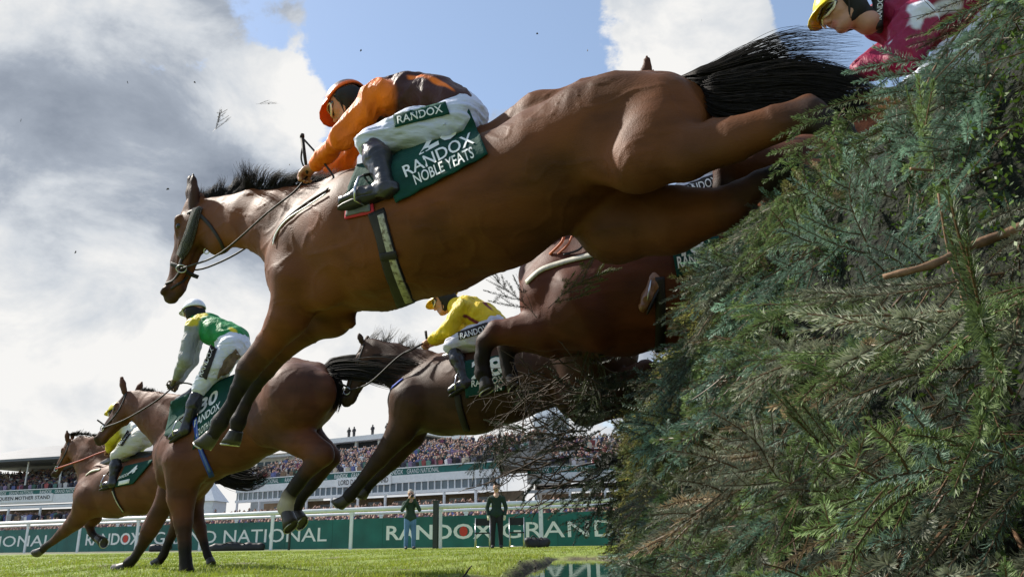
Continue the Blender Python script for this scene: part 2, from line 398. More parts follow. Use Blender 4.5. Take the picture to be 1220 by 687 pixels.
# ------------------------------------------------------------------ lettering
def text_mesh(s, bold=0.0, space=1.0, res=3):
    cu = bpy.data.curves.new('t', 'FONT'); cu.body = s; cu.size = 1; cu.offset = bold; cu.space_character = space; cu.resolution_u = res; cu.fill_mode = 'FRONT'
    o = bpy.data.objects.new('t', cu); COL.objects.link(o); dg = bpy.context.evaluated_depsgraph_get(); dg.update()
    me = bpy.data.meshes.new_from_object(o.evaluated_get(dg)); V = np.array([tuple(v.co) for v in me.vertices])[:, :2]; Fc = [list(p.vertices) for p in me.polygons]
    bpy.data.objects.remove(o); bpy.data.curves.remove(cu); bpy.data.meshes.remove(me)
    lo, hi = V.min(0), V.max(0); return (V - lo) / (hi - lo), Fc, (hi - lo)
def text_flat(name, s, BL, X, Z, width, height, m, parent, bold=0.0, space=1.0, proud=.004):
    "lettering on a flat face; X, Z unit axes of the face; real thin solids standing proud of it"
    V, Fc, _ = text_mesh(s, bold, space); n = unit(np.cross(X, Z))
    BL = np.asarray(BL, float); A = BL + V[:, :1] * width * np.asarray(X) + V[:, 1:] * height * np.asarray(Z) + n * proud
    return mesh(name, A, Fc, m, parent, False)
def text_skin(name, s, sk, quad, m, parent, off=.003, bold=0.01, space=1.0):
    V, Fc, _ = text_mesh(s, bold, space); P = []
    for u, v in V:
        x, y = bil(quad, u, v); p, n = sk.hit(x, y, off); P.append(p)
    return mesh(name, P, Fc, m, parent, False)
# ------------------------------------------------------------------ shared materials
M = {}
M['white'] = mat('white_paint', (.78, .79, .80), .45, var=.05, vscale=3, dirt=((.5, .5, .48), 2.5, .62))
M['green_board'] = mat('green_board', (.010, .125, .108), .5, var=.22, vscale=1.2, bump=.3, bscale=2, bdist=.03, dirt=((.05, .09, .06), 5, .66))
M['white_letter'] = mat('white_lettering', (.82, .83, .82), .5, var=.03)
M['black_letter'] = mat('black_lettering', (.03, .03, .035), .5, var=.03)
M['red_dot'] = mat('red_print', (.62, .05, .03), .5, var=.03)
M['black_rubber'] = mat('black_rubber', (.02, .02, .022), .55, var=.1)
M['black_leather'] = mat('black_leather', (.018, .017, .018), .33, var=.2, bump=.3, bscale=25, bdist=.01)
M['steel'] = mat('steel', (.55, .55, .56), .28, metal=1.0, var=.05)
M['roof_grey'] = mat('slate_roof', (.13, .14, .155), .6, var=.12, vscale=.6, stretch=(1, 1, 4))
M['concrete'] = mat('concrete', (.34, .32, .30), .85, var=.12, vscale=.8)
M['brick'] = mat('brick', (.34, .25, .17), .85, var=.15, vscale=1.5)
M['glass'] = mat('glass', (.10, .14, .17), .12, spec=.8, var=.25, vscale=.35)
M['dark'] = mat('dark_interior', (.03, .03, .035), .8, var=.2)
M['crowd'] = mat('crowd', attr='col', rough=.8, var=.1, vscale=3)
M['panel_joint'] = mat('panel_joint', (.006, .07, .06), .6)
M['post_dark'] = mat('dark_post', (.02, .03, .025), .5)

# ------------------------------------------------------------------ ground, ditch, water
DIR = np.array([0.115, 0.993, 0.0])          # the way the fence and its ditch run
def ditch_left(y): return -0.50 + 0.118 * (y - 5.4) + .05 * math.sin(y * 1.7) + .03 * math.sin(y * 4.3 + 1)
DITCH_Y0, DITCH_Y1 = 1.2, 15.0
def gz(x, y):
    z = .022 * math.sin(x * 1.3 + y * .7) + .018 * math.sin(x * .6 - y * 1.9 + 1) + .012 * math.sin(3.1 * x + 2.3 * y) + .008 * math.sin(6.3 * x - 4.1 * y)
    f = min(1, max(0, (26 - y) / 8)); return z * f
def ditch_depth(x, y):
    "0 on the turf, 1 at the bottom"
    a = (x - ditch_left(y)) / .30; b = (DITCH_Y1 + .12 * math.sin(2.1 * x) - y) / .9; c = (y - DITCH_Y0) / .5; d = (ditch_left(y) + 3.3 - x) / .4
    t = min(a, b, c, d); t = max(0, min(1, t)); return t * t * (3 - 2 * t)
DIVOTS = [(*ground(px, py)[:2], r_) for px, py, r_ in ((290, 672, .16), (262, 668, .10), (120, 676, .18), (60, 674, .14), (420, 672, .13), (325, 682, .10), (180, 668, .14), (480, 676, .08), (30, 683, .12), (395, 664, .16), (225, 680, .12), (90, 664, .2))]
def build_ground():
    xs = np.unique(np.concatenate([np.linspace(-900, -60, 12), np.linspace(-60, -12, 25), np.linspace(-12, -2, 60), np.linspace(-2, 6, 170), np.linspace(6, 30, 30), np.linspace(30, 900, 12)]))
    ys = np.unique(np.concatenate([np.linspace(-300, -10, 8), np.linspace(-10, 1, 14), np.linspace(1, 17, 250), np.linspace(17, 60, 70), np.linspace(60, 1500, 16)]))
    V = np.array([[x, y, gz(x, y) - .22 * ditch_depth(x, y)] for y in ys for x in xs]); nx = len(xs)
    Fc = np.array([[j * nx + i, j * nx + i + 1, (j + 1) * nx + i + 1, (j + 1) * nx + i] for j in range(len(ys) - 1) for i in range(nx - 1)])
    dd = np.array([ditch_depth(x, y) for y in ys for x in xs])[:, None]; dd = np.clip(dd * 5, 0, 1); wn = np.array([min([((p[0] - q[0]) / q[2]) ** 2 + ((p[1] - q[1]) / (q[2] * 1.8)) ** 2 for q in DIVOTS]) for p in V])[:, None]; dd = np.maximum(dd, np.clip(1.6 - wn, 0, 1))
    colr = np.array([.18, .24, .032]) * (1 - dd) + np.array([.10, .08, .05]) * dd
    far = np.clip((V[:, 1:2] - 30) / 5, 0, 1); colr = colr * (1 - far) + np.array([.16, .16, .12]) * far
    m = mat('turf', attr='col', rough=.9, var=.35, vscale=5, bump=.9, bscale=40, bdist=.03, stretch=(1, 1, 1), col2=(.17, .20, .05), c2pos=(.5, .75))
    o = mesh('ground', V, Fc, m, None, True, colr); o['kind'] = 'structure'
    wm = bpy.data.materials.new('ditch_water'); wm.use_nodes = True; t = wm.node_tree; b = t.nodes['Principled BSDF']
    b.inputs['Base Color'].default_value = (.012, .012, .01, 1); b.inputs['Roughness'].default_value = .03; b.inputs['IOR'].default_value = 1.33; b.inputs['Specular IOR Level'].default_value = 1.0
    tc = N(t, 'ShaderNodeTexCoord'); mp = N(t, 'ShaderNodeMapping'); mp.inputs['Scale'].default_value = (1, .35, 1); L(t, tc.outputs['Object'], mp.inputs[0])
    no = N(t, 'ShaderNodeTexNoise'); no.inputs['Scale'].default_value = 7; no.inputs['Detail'].default_value = 3; L(t, mp.outputs[0], no.inputs[0])
    bp = N(t, 'ShaderNodeBump'); bp.inputs['Strength'].default_value = .06; bp.inputs['Distance'].default_value = .02; L(t, no.outputs[0], bp.inputs['Height']); L(t, bp.outputs[0], b.inputs['Normal'])
    V = [(-2, 0, -.085), (7, 0, -.085), (7, 16, -.085), (-2, 16, -.085)]
    # sheet only inside the ditch, where the ground lies lower than it
    wv = []; 
    for y in np.linspace(DITCH_Y0 - .1, DITCH_Y1 + .1, 60): wv.append((ditch_left(y) + .02, y, -.085)); wv.append((ditch_left(y) + 3.4, y, -.085))
    o = mesh('water', wv, [[2 * i, 2 * i + 1, 2 * i + 3, 2 * i + 2] for i in range(59)], wm, None, True); o['kind'] = 'structure'
    # mud clods and wisps along the water's edge
    mb = MB()
    for _ in range(30):
        y = RNG.uniform(4.5, 14.5); x = ditch_left(y) + RNG.uniform(.0, .22)
        if RNG.random() < .3: x = ditch_left(14) + RNG.uniform(.2, 2.6); y = DITCH_Y1 - RNG.uniform(.05, .55)
        z = gz(x, y) - .22 * ditch_depth(x, y); r = RNG.uniform(.006, .020)
        mb.box((x, y, z + r * .3), (r * 2, r * 1.6, r * 1.1), X=unit([1, RNG.uniform(-1, 1), .2]), Y=unit([RNG.uniform(-1, 1), 1, 0]), taper=.5)
    o = mb.build('mud_clods', mat('wet_mud', (.09, .07, .045), .6, var=.3, vscale=20, bump=.5), None, True); tag(o, 'dark wet mud clods along the rim of the water ditch', 'mud', kind='stuff')
def build_grass():
    n = 150000
    u = RNG.random(n); y = 4.6 * np.exp(u ** .9 * math.log(27 / 4.6)); hw = (y * .70 + .6)
    x = RNG.uniform(-1, 1, n) * hw; keep = (x < 3.4)
    x, y = x[keep], y[keep]; z = np.array([gz(a, b) for a, b in zip(x, y)]); dd = np.array([ditch_depth(a, b) for a, b in zip(x, y)])
    worn = np.array([min([((a - q[0]) / q[2]) ** 2 + ((b - q[1]) / (q[2] * 1.8)) ** 2 for q in DIVOTS]) for a, b in zip(x, y)])
    k = (dd < .06) & ((worn > 1) | (RNG.random(len(x)) < .15)); x, y, z = x[k], y[k], z[k]; n = len(x)
    cl = np.sin(x * 2.1 + 1) * np.sin(y * 1.7) + np.sin(x * 5.3) * np.sin(y * 4.1 + 2) * .7 + RNG.normal(0, .5, n)
    h = np.clip(.035 + .010 * cl + RNG.normal(0, .008, n), .012, .075) * np.where(y > 14, .8, 1); wd = np.maximum(.0022, y * .00042) * RNG.uniform(.8, 1.3, n)
    an = RNG.uniform(0, math.pi, n); lean = RNG.normal(0, .5, (n, 2)) * h[:, None]
    dx, dy = np.cos(an) * wd, np.sin(an) * wd
    P = np.stack([x, y, z - .006], 1)
    a = P + np.stack([-dx, -dy, 0 * x], 1); b = P + np.stack([dx, dy, 0 * x], 1)
    mid = P + np.stack([lean[:, 0] * .35, lean[:, 1] * .35, h * .6], 1); c = mid + np.stack([dx * .8, dy * .8, 0 * x], 1); d = mid - np.stack([dx * .8, dy * .8, 0 * x], 1)
    tip = P + np.stack([lean[:, 0], lean[:, 1], h], 1)
    V = np.stack([a, b, c, d, tip, tip], 1).reshape(-1, 3); ix = np.arange(n)[:, None] * 6
    Fq = np.vstack([ix + np.array([0, 1, 2, 3]), ix + np.array([3, 2, 4, 5])])
    t = np.clip(.5 + .25 * cl, 0, 1)[:, None]; c0 = np.array([.17, .26, .022]) * (1 - t) + np.array([.34, .38, .05]) * t
    dry = RNG.random(n) < .08; c0[dry] = (.32, .29, .12)
    m = mat('grass_blade', attr='col', rough=.55, var=.1, vscale=3, trans=.35)
    o = mesh('grass', V, Fq, m, None, False, np.repeat(c0, 6, 0)); tag(o, 'short bright green racecourse turf grass', 'grass', kind='stuff')
build_ground(); build_grass()

# ------------------------------------------------------------------ advertising board and running rails
BA, BB = np.array([-27.6, 43.0, 0]), np.array([1.2, 28.0, 0])
BX = unit(BB - BA); BN = np.array([BX[1], -BX[0], 0])      # BN points at the camera side
if np.dot(BN, -BA) < 0: BN = -BN
def on_line(px, py, off=0.0):
    "board plane seen at a pixel: returns (s along, z)"
    o = BA + BN * off; d = ray(px, py); t = np.dot(o - CAM, BN) / np.dot(d, BN); P = CAM + d * t
    return float(np.dot(P - o, BX)), float(P[2])
def build_board():
    r = root('advertising_board', BA, 'long green advertising board with white race lettering behind the rail', 'board')
    s0, s1 = -14, on_line(1000, 640)[0]
    mb = MB(); c = BA + BX * (s0 + s1) / 2; mb.box(c + [0, 0, .56], (s1 - s0, .05, 1.08), X=BX, Y=BN); mb.build('panel', M['green_board'], r)
    for k in range(int((s1 - s0) / 2.4) + 1): mb = MB(); mb.box(BA + BX * (s0 + k * 2.4) - BN * .2 + [0, 0, .5], (.06, .3, .95), X=BX, Y=BN, taper=.4); mb.build('brace', M['post_dark'], r)
    for k in range(int((s1 - s0) / 2.4) + 1): mb = MB(); mb.box(BA + BX * (s0 + 1.1 + k * 2.4) + BN * .026 + [0, 0, .56], (.018, .004, 1.07), X=BX, Y=BN); mb.build('panel_joint', M['panel_joint'], r)
    def word(s, x0, x1, yb, yt, bold, space=1.0):
        a, zb = on_line(x0, 645, .027); b, _ = on_line(x1, 645, .027); 
        text_flat('lettering', s, BA + BN * .027 + BX * a + [0, 0, .30], BX, (0, 0, 1), b - a, .52, M['white_letter'], r, bold, space, .004); return a, b
    def randox(x0, x1):
        a, b = word('RANDOX', x0, x1, 0, 0, .018)
        t = a + (b - a) * .735; mb = MB(); p = BA + BN * .034 + BX * t + [0, 0, .56]
        ang = np.linspace(0, 2 * math.pi, 21)[:-1]; mb.add([p + BX * .17 * math.cos(q) + np.array([0, 0, .17 * math.sin(q)]) for q in ang], [list(range(20))])
        mb.build('red_dot', M['red_dot'], r)
    word('NATIONAL', -42, 62, 0, 0, .004); randox(102, 167); word('GRAND NATIONAL', 183, 389, 0, 0, .004)
    randox(460, 588); word('GRAND', 598, 735, 0, 0, .004, 1.05)
    randox(-240, -160)
build_board()
def build_rails():
    def rail(off, ext0, ext1, label, h, rad, pitch, two=None, first=0.0):
        r = root('running_rail', BA + BN * off, label, 'rail', 'white running rails')
        mb = MB(); o = BA + BN * off
        mb.tube([o + BX * ext0 + [0, 0, h], o + BX * ext1 + [0, 0, h]], rad, 10); mb.build('rail', M['white'], r, True)
        if two:
            mb = MB(); mb.tube([o + BX * ext0 + [0, 0, two], o + BX * ext1 + [0, 0, two]], rad * .7, 8); mb.build('rail', M['white'], r, True)
        s = first
        while s < ext1:
            if s > ext0:
                mb = MB(); p = o + BX * s; mb.box(p + [0, 0, h / 2 - rad], (.13, .05, h - rad * 2), X=BX, Y=BN, taper=1.0); mb.box(p + [0, 0, h - rad - .04], (.2, .07, .08), X=BX, Y=BN)
                mb.build('post', M['white'], r)
            s += pitch
    s645 = on_line(645, 640, .9)[0]
    rail(.9, -12, 40, 'near white running rail on flat posts in front of the green board', 1.40, .085, 3.9, None, s645 - 3.9 * 12)
    rail(-3.2, -16, 46, 'far white running rail with two bars behind the green board', 1.42, .06, 4.2, 1.12, 2.0)
build_rails()
def build_posts():
    for i, (px, y0, lab) in enumerate([(345, 600, 'thin dark post before the board under the hind hooves of the standing bay'), (519, 590, 'thick dark green post in front of the board beside the photographer')]):
        s, _ = on_line(px, 640, 1.3); p = BA + BN * 1.3 + BX * s; r_ = .05 if i == 0 else .11
        mb = MB(); mb.box(p + [0, 0, .78], (r_ * 1.6, r_, 1.56), X=BX, Y=BN); mb.box(p + [0, 0, 1.57], (r_ * 2.0, r_ * 1.4, .04), X=BX, Y=BN)
        tag(mb.build('post', M['post_dark']), lab, 'post')
build_posts()

# ------------------------------------------------------------------ crowd figures (low detail, far away)
PAL = np.array([[.02, .02, .03], [.03, .03, .05], [.04, .035, .03], [.06, .06, .09], [.03, .03, .04], [.05, .05, .07], [.02, .02, .025], [.10, .10, .13], [.35, .33, .33], [.55, .53, .55], [.16, .05, .08], [.30, .08, .08], [.12, .14, .30], [.40, .24, .30], [.18, .12, .08], [.40, .35, .28], [.10, .2, .16], [.65, .62, .6], [.25, .18, .28], [.08, .06, .05]])
def crowd(name, label, pts, scale=1.0, parent=None):
    "pts: seat positions; each figure is shoulders, torso and head"
    pts = np.asarray(pts, float); n = len(pts); pts = pts + RNG.normal(0, .07, (n, 3)) * np.array([1, 1, .6])
    s = RNG.uniform(.9, 1.1, n)[:, None] * scale
    tor = np.array([[-.16, -.12, 0], [.16, -.12, 0], [.16, .12, 0], [-.16, .12, 0], [-.23, -.13, .5], [.23, -.13, .5], [.23, .13, .5], [-.23, .13, .5], [-.07, -.06, .62], [.07, -.06, .62], [.07, .06, .62], [-.07, .06, .62]])
    hd = np.array([[0, 0, .60], [-.1, -.02, .72], [0, -.12, .72], [.1, -.02, .72], [0, .11, .72], [0, 0, .87]]); 
    T = pts[:, None] + tor[None] * s[:, None]; H = pts[:, None] + hd[None] * s[:, None]
    tf = np.array([[0, 1, 5, 4], [1, 2, 6, 5], [2, 3, 7, 6], [3, 0, 4, 7], [4, 5, 9, 8], [5, 6, 10, 9], [6, 7, 11, 10], [7, 4, 8, 11]])
    hf = np.array([[0, 2, 1, 1], [0, 3, 2, 2], [0, 4, 3, 3], [0, 1, 4, 4], [1, 2, 5, 5], [2, 3, 5, 5], [3, 4, 5, 5], [4, 1, 5, 5]])
    V = np.vstack([T.reshape(-1, 3), H.reshape(-1, 3)]); k = n * 12
    Ft = (np.arange(n)[:, None, None] * 12 + tf[None]).reshape(-1, 4); Fh = (k + np.arange(n)[:, None, None] * 6 + hf[None]).reshape(-1, 4)
    Fh3 = Fh[:, :3]; 
    ct = PAL[RNG.integers(0, len(PAL), n)] * RNG.uniform(.6, 1.5, (n, 1)); sk = np.array([[.36, .22, .17]]) * RNG.uniform(.6, 1.2, (n, 1)); hair = np.array([[.1, .06, .04]]) * RNG.uniform(.3, 3, (n, 1))
    CH = np.repeat(sk[:, None], 6, 1); CH[:, 5] = hair; CH[:, 4] = hair
    C = np.vstack([np.repeat(ct, 12, 0), CH.reshape(-1, 3)])
    Fl = [list(f) for f in Ft] + [list(f) for f in Fh3]
    o = mesh(name, V, Fl, M['crowd'], parent, False, np.clip(C, 0, .8))
    if parent is None: tag(o, label, 'crowd', kind='stuff')
    else: o['kind'] = 'stuff'; 
    return o

class Wall:
    "a facade line on the ground; box(s0, s1, z0, z1, front, back) with front / back measured towards / away from the camera"
    def __init__(s, A, B):
        s.A = np.array([*A, 0.0]); s.X = unit(np.array([*B, 0.0]) - s.A); s.N = np.array([s.X[1], -s.X[0], 0]); s.N = s.N if np.dot(s.N, -s.A) > 0 else -s.N
    def p(s, a, z, d=0.0): return s.A + s.X * a + s.N * d + np.array([0, 0, z])
    def box(s, mb, s0, s1, z0, z1, d0, d1): mb.box(s.p((s0 + s1) / 2, (z0 + z1) / 2, (d0 + d1) / 2), (s1 - s0, abs(d1 - d0), z1 - z0), X=s.X, Y=s.N)
    def sz(s, px, py, d=0.0):
        o = s.A + s.N * d; dd = ray(px, py); P = CAM + dd * (np.dot(o - CAM, s.N) / np.dot(dd, s.N)); return float(np.dot(P - o, s.X)), float(P[2])
def fascia_text(W, r, s0, s1, z0, z1, d, word_len):
    s = s0; k = 0
    while s + word_len < s1:
        q = word_len
        text_flat('lettering', 'RANDOX', W.p(s, z0, d), W.X, (0, 0, 1), q * .26, z1 - z0, M['white_letter'], r, .01, 1, .01)
        text_flat('lettering', 'GRAND NATIONAL', W.p(s + q * .33, z0, d), W.X, (0, 0, 1), q * .55, z1 - z0, M['white_letter'], r, 0, 1, .01)
        s += q * 1.02; k += 1
def stand(A, B, label, name_text, name_at, z, roof=None, s_end=None, text_n=4):
    W = Wall(A, B); Ln = s_end or float(np.linalg.norm(np.array(B) - np.array(A)))
    r = root('grandstand', W.p(Ln / 2, 0, -5), label, 'grandstand')
    zf0, zf1, zw0, zg0 = z['band0'], z['band1'], z['white0'], z['glass0']
    def solid(name, m, *boxes):
        mb = MB()
        for b in boxes: W.box(mb, *b)
        return mb.build(name, m, r)
    solid('band', M['green_board'], (0, Ln, zf0, zf1, 0, -.3))
    solid('fascia', M['white'], (0, Ln, zw0, zf0, .1, -.5), (0, Ln, zg0 - .35, zg0, .1, -.5), (0, Ln, zf1, zf1 + .12, .1, -.3))
    fascia_text(W, r, .5, Ln - .2, zf0 + .12, zf1 - .1, .02, z.get('word', 9.5))
    # glazed boxes under the fascia
    solid('glazing', M['glass'], (0, Ln, zg0, zw0, -.1, -.4)) if z.get('glazed', True) else solid('shade', M['dark'], (0, Ln, zg0, zw0, -3, -3.4))
    mb = MB(); s = 0.4
    while s < Ln and z.get('glazed', True): mb = MB(); W.box(mb, s, s + .16, zg0, zw0, .0, -.1); mb.build('mullion', M['white'], r); s += .95
    # balcony floor, columns, back wall with bays
    fl = z['floor']; solid('balcony_floor', M['concrete'], (0, Ln, fl - .3, fl, 1.6, -9), (0, Ln, 0, fl - .3, -6, -9))
    s = 1.2; i = 0
    while s < Ln:
        mb = MB(); W.box(mb, s, s + .22, fl, zg0 - .35, .9, .68); mb.build('column', M['white'], r); s += z.get('bay', 4.3); i += 1
    solid('back_wall', M['brick'], (0, Ln, fl, zg0 - .3, -5, -5.6)); mb = MB(); s = 2.2
    while s < Ln - 2: mb = MB(); W.box(mb, s, s + 2.3, fl + .1, zg0 - .8, -4.9, -5.0); mb.build('window', M['glass'], r); s += 4.3
    mb = MB(); s = 2.6
    while s < Ln - 2: mb = MB(); W.box(mb, s, s + 1.0, fl + .9, zg0 - 1.1, -4.84, -4.9); mb.build('blind', M['white'], r); s += 4.3
    P = [W.p(RNG.uniform(0, Ln), fl + RNG.uniform(0, .25), 1.2 - k * .7) for k in range(6) for _ in range(int(Ln * 1.5))]; crowd('spectators', '', P, 1.5, r)
    # raked upper terrace
    n = z['rows']; mb = MB()
    for k in range(n): W.box(mb, 0, Ln, zf1 - .3, zf1 + .1 + k * z['rise'], -.5 - k * .8, -1.3 - k * .8)
    mb.build('terrace', M['concrete'], r)
    P = [W.p(RNG.uniform(0, Ln), zf1 + .1 + k * z['rise'], -.9 - k * .8) for k in range(n) for _ in range(int(Ln * 1.9))]; crowd('spectators', '', P, 1.25, r)
    if name_text:
        a, b, h0, h1 = name_at; mb = MB(); W.box(mb, a - .4, b + .4, h0 - .25, h1 + .25, .22, .12); mb.build('name_board', M['white'], r)
        text_flat('lettering', name_text, W.p(a, h0, .23), W.X, (0, 0, 1), b - a, h1 - h0, M['black_letter'], r, .012, 1, .02)
    if roof: roof(W, r, Ln, solid)
    return W, r
def build_stands():
    # middle stand: from (-34.7,110) to (-1.9,90)
    def roof_mid(W, r, Ln, solid):
        e = W.sz(505, 520, -14)[0]
        solid('upper_tier', M['white'], (0, e, 12.3, 13.3, -13, -24), (0, e + 1.2, 14.3, 15.0, -12.5, -24), (0, e, 10, 12.3, -14, -24))
        solid('window_band', M['dark'], (0, e, 13.3, 14.3, -14, -24)); mb = MB(); s = 0
        while s < e: mb = MB(); W.box(mb, s, s + .35, 13.3, 14.3, -13.5, -13.9); mb.build('mullion', M['white'], r); s += 4.4
        solid('eave', M['roof_grey'], (0, e, 11.9, 12.3, -12.2, -24))
    W = Wall((-34.7, 110), (-1.9, 90)); ln = 38.2; a = W.sz(405, 575)[0]; b = W.sz(464, 572)[0]
    A = W.p(-4, 0)[:2]
    W, r = stand(A, (-1.9, 90), 'middle grandstand with packed terrace, glazed boxes and white upper tier', 'LORD DARESBURY STAND', (a + 4, b + 4, 7.0, 7.62), dict(band0=7.75, band1=8.5, white0=6.85, glass0=5.9, floor=3.1, rows=15, rise=.27, word=8.6), roof_mid)
    for i, (px, lab) in enumerate([(416, 'leftmost onlooker'), (422, 'second onlooker from the left'), (444, 'third onlooker from the left'), (461, 'onlooker second from the right'), (472, 'rightmost onlooker')]):
        s, _ = W.sz(px, 510, -14.5); mb = MB(); c = W.p(s, 15, -14.5)
        for q in (-.13, .13): mb.tube([c + W.X * q, c + W.X * q * .8 + np.array([0, 0, .8])], [.1, .14], 6)
        mb.tube([c + [0, 0, .75], c + [0, 0, 1.1], c + [0, 0, 1.42], c + [0, 0, 1.5]], [.2, .24, .24, .09], 8)
        for q in (-1, 1): mb.tube([c + W.X * q * .24 + np.array([0, 0, 1.4]), c + W.X * q * .36 + np.array([0, 0, 1.1]), c + W.X * q * .1 + np.array([0, 0, 1.2]) + W.N * .2], [.08, .07, .05], 6)
        mb.tube([c + [0, 0, 1.48], c + [0, 0, 1.56], c + [0, 0, 1.68], c + [0, 0, 1.78]], [.06, .11, .12, .05], 8)
        tag(mb.build('person', M['dark'], None, True), 'dark figure of the ' + lab + ' on the roof of the middle grandstand', 'person', 'onlookers on the grandstand roof')
    # left stand, hipped grey roof
    def roof_left(W, r, Ln, solid):
        z0, z1 = 12.7, 15.6; d0, d1, dm = 1.0, -17, -8; P = [W.p(-1, z0, d0), W.p(Ln + .5, z0, d0), W.p(Ln + .5, z0, d1), W.p(-1, z0, d1), W.p(6, z1, dm), W.p(Ln - 4, z1, dm)]
        Q = [p - np.array([0, 0, .35]) for p in P[:4]]
        mesh('roof', P + Q, [[0, 1, 5, 4], [1, 2, 5], [2, 3, 4, 5], [3, 0, 4], [9, 8, 7, 6], [0, 6, 7, 1], [1, 7, 8, 2], [2, 8, 9, 3], [3, 9, 6, 0]], M['roof_grey'], r, False)
        solid('back_box', M['dark'], (0, Ln, 9, 12.5, -13, -13.5)); s = 1
        while s < Ln: 
            mb = MB(); W.box(mb, s, s + .15, 9, 12.5, -.5, -.65); mb.build('column', M['white'], r); s += 6.5
        solid('balcony_front', M['white'], (0, Ln, 11.0, 11.3, -9.6, -9.8))
        P = [W.p(RNG.uniform(0, Ln), 11.2, -10 - k) for k in range(2) for _ in range(int(Ln * 1.8))]; crowd('spectators', '', P, 1.3, r)
        for px0 in (18, 86):
            a_ = W.sz(px0, 575, -4)[0]; mesh('stair_wall', [W.p(a_ - 1.5, 8.2, -2), W.p(a_ + 1.9, 8.4, -2), W.p(a_ + 2.6, 9.9, -4.6), W.p(a_ + .6, 9.9, -4.6)], [[0, 1, 2, 3]], M['brick'], r, False)
    W0 = Wall((-76, 121), (-46, 111)); a = W0.sz(0, 595)[0]; b = W0.sz(61, 593)[0]; s0 = W0.sz(-60, 590)[0]; s1 = W0.sz(186, 585)[0]
    A = W0.p(s0, 0)[:2]; B = W0.p(s1, 0)[:2]
    stand(A, B, 'left grandstand with grey hipped roof and black lettering on its fascia', 'QUEEN MOTHER STAND', (a - s0, b - s0, 6.75, 7.35), dict(band0=7.5, band1=8.2, white0=6.3, glass0=6.0, floor=3.6, rows=9, rise=.32, glazed=False, bay=6.0, word=8.5), roof_left)
    # right stand behind the twigs
    W, r = stand((1.5, 99.5), (30, 88), 'right grandstand seen through the spruce twigs', 'RANDOX', (3, 5, 6.9, 7.3), dict(band0=7.8, band1=8.5, white0=6.6, glass0=5.9, floor=3.2, rows=12, rise=.34, glazed=False, word=9.0))
    r = root('marquee', at(655, 500, 70) * [1, 1, 0], 'white pointed marquee roof rising behind the right grandstand twigs', 'marquee')
    c = at(655, 480, 112); c[2] = 0; zt = at(662, 463, 112)[2]; zb = at(655, 502, 112)[2]; mb = MB(); hw = 2.5
    ring = [c + np.array([x * hw, y * hw, zb]) for x, y in ((-1, -1), (1, -1), (1, 1), (-1, 1))]; mid = [c + np.array([x * hw * .42, y * hw * .42, zb + (zt - zb) * .52]) for x, y in ((-1, -1), (1, -1), (1, 1), (-1, 1))]
    mb.add(ring + mid + [c + [0, 0, zt]], [[i, (i + 1) % 4, 4 + (i + 1) % 4, 4 + i] for i in range(4)] + [[4 + i, 4 + (i + 1) % 4, 8] for i in range(4)]); mb.build('canvas_roof', M['white'], r)
    mb = MB(); mb.box(c + [0, 0, zb / 2], (hw * 1.96, hw * 1.96, zb)); mb.build('wall', M['white'], r)
    r = root('tent', [*at(240, 600, 80)[:2], 0], 'pale pagoda tent beyond the rail seen between the bay horses legs', 'tent'); c = at(240, 600, 80); c[2] = 0
    mb = MB(); mb.box(c + [0, 0, 2.1], (3.6, 3.6, 4.2)); mb.build('wall', M['white'], r); mb = MB()
    mb.add([c + [-2, -2, 4.2], c + [2, -2, 4.2], c + [2, 2, 4.2], c + [-2, 2, 4.2], c + [0, 0, 7.2]], [[0, 1, 4], [1, 2, 4], [2, 3, 4], [3, 0, 4], [3, 2, 1, 0]]); mb.build('canvas_roof', M['white'], r)
    # white building between left and middle stands
    W = Wall((-40, 124), (-28, 118)); a, b = W.sz(296, 560)[0], W.sz(345, 560)[0]
    r = root('viewing_box', W.p((a + b) / 2, 0), 'white two storey viewing building with shallow gabled roof between the grandstands', 'building')
    mb = MB(); W.box(mb, a, b, 0, 10.6, -1, -8); mb.build('wall', M['white'], r); mb = MB(); W.box(mb, a - .6, b + .4, 12.6, 13.0, .5, -9); W.box(mb, a, b, 10.6, 12.6, -1.6, -8); mb.build('upper_wall', M['white'], r)
    m_ = (a + b) / 2; mesh('roof', [W.p(a - .8, 13, .8), W.p(b + .6, 13, .8), W.p(b + .6, 13, -9), W.p(a - .8, 13, -9), W.p(m_, 14.6, -1), W.p(m_, 14.6, -7)], [[0, 1, 4], [1, 2, 5, 4], [2, 3, 5], [3, 0, 4, 5]], M['roof_grey'], r, False)
    [(lambda mb: (W.box(mb, a + k * 1.5 + .3, a + k * 1.5 + 1.4, 10.9, 12.2, -1.5, -1.6), mb.build('window', M['glass'], r)))(MB()) for k in range(int((b - a) / 1.5))]
    # railside crowd on the lawn
    P = []
    for k in range(9):
        s = -40
        while s < 62: P.append(BA + BX * s - BN * (10 + k * 1.6 + RNG.uniform(0, .6)) + np.array([0, 0, .62 + k * .1])); s += RNG.uniform(.4, .85)
    crowd('crowd', 'dense crowd of racegoers packed on the lawn behind the rails', P, 1.1)
    P = [W2 for W2 in [BA + BX * RNG.uniform(-50, 75) - BN * (30 + RNG.uniform(0, 25)) + np.array([0, 0, 1.2 + RNG.uniform(0, 1.2)]) for _ in range(2600)]]
    crowd('crowd', 'farther mass of racegoers standing on the banked lawn below the grandstands', P, 1.25)
build_stands()
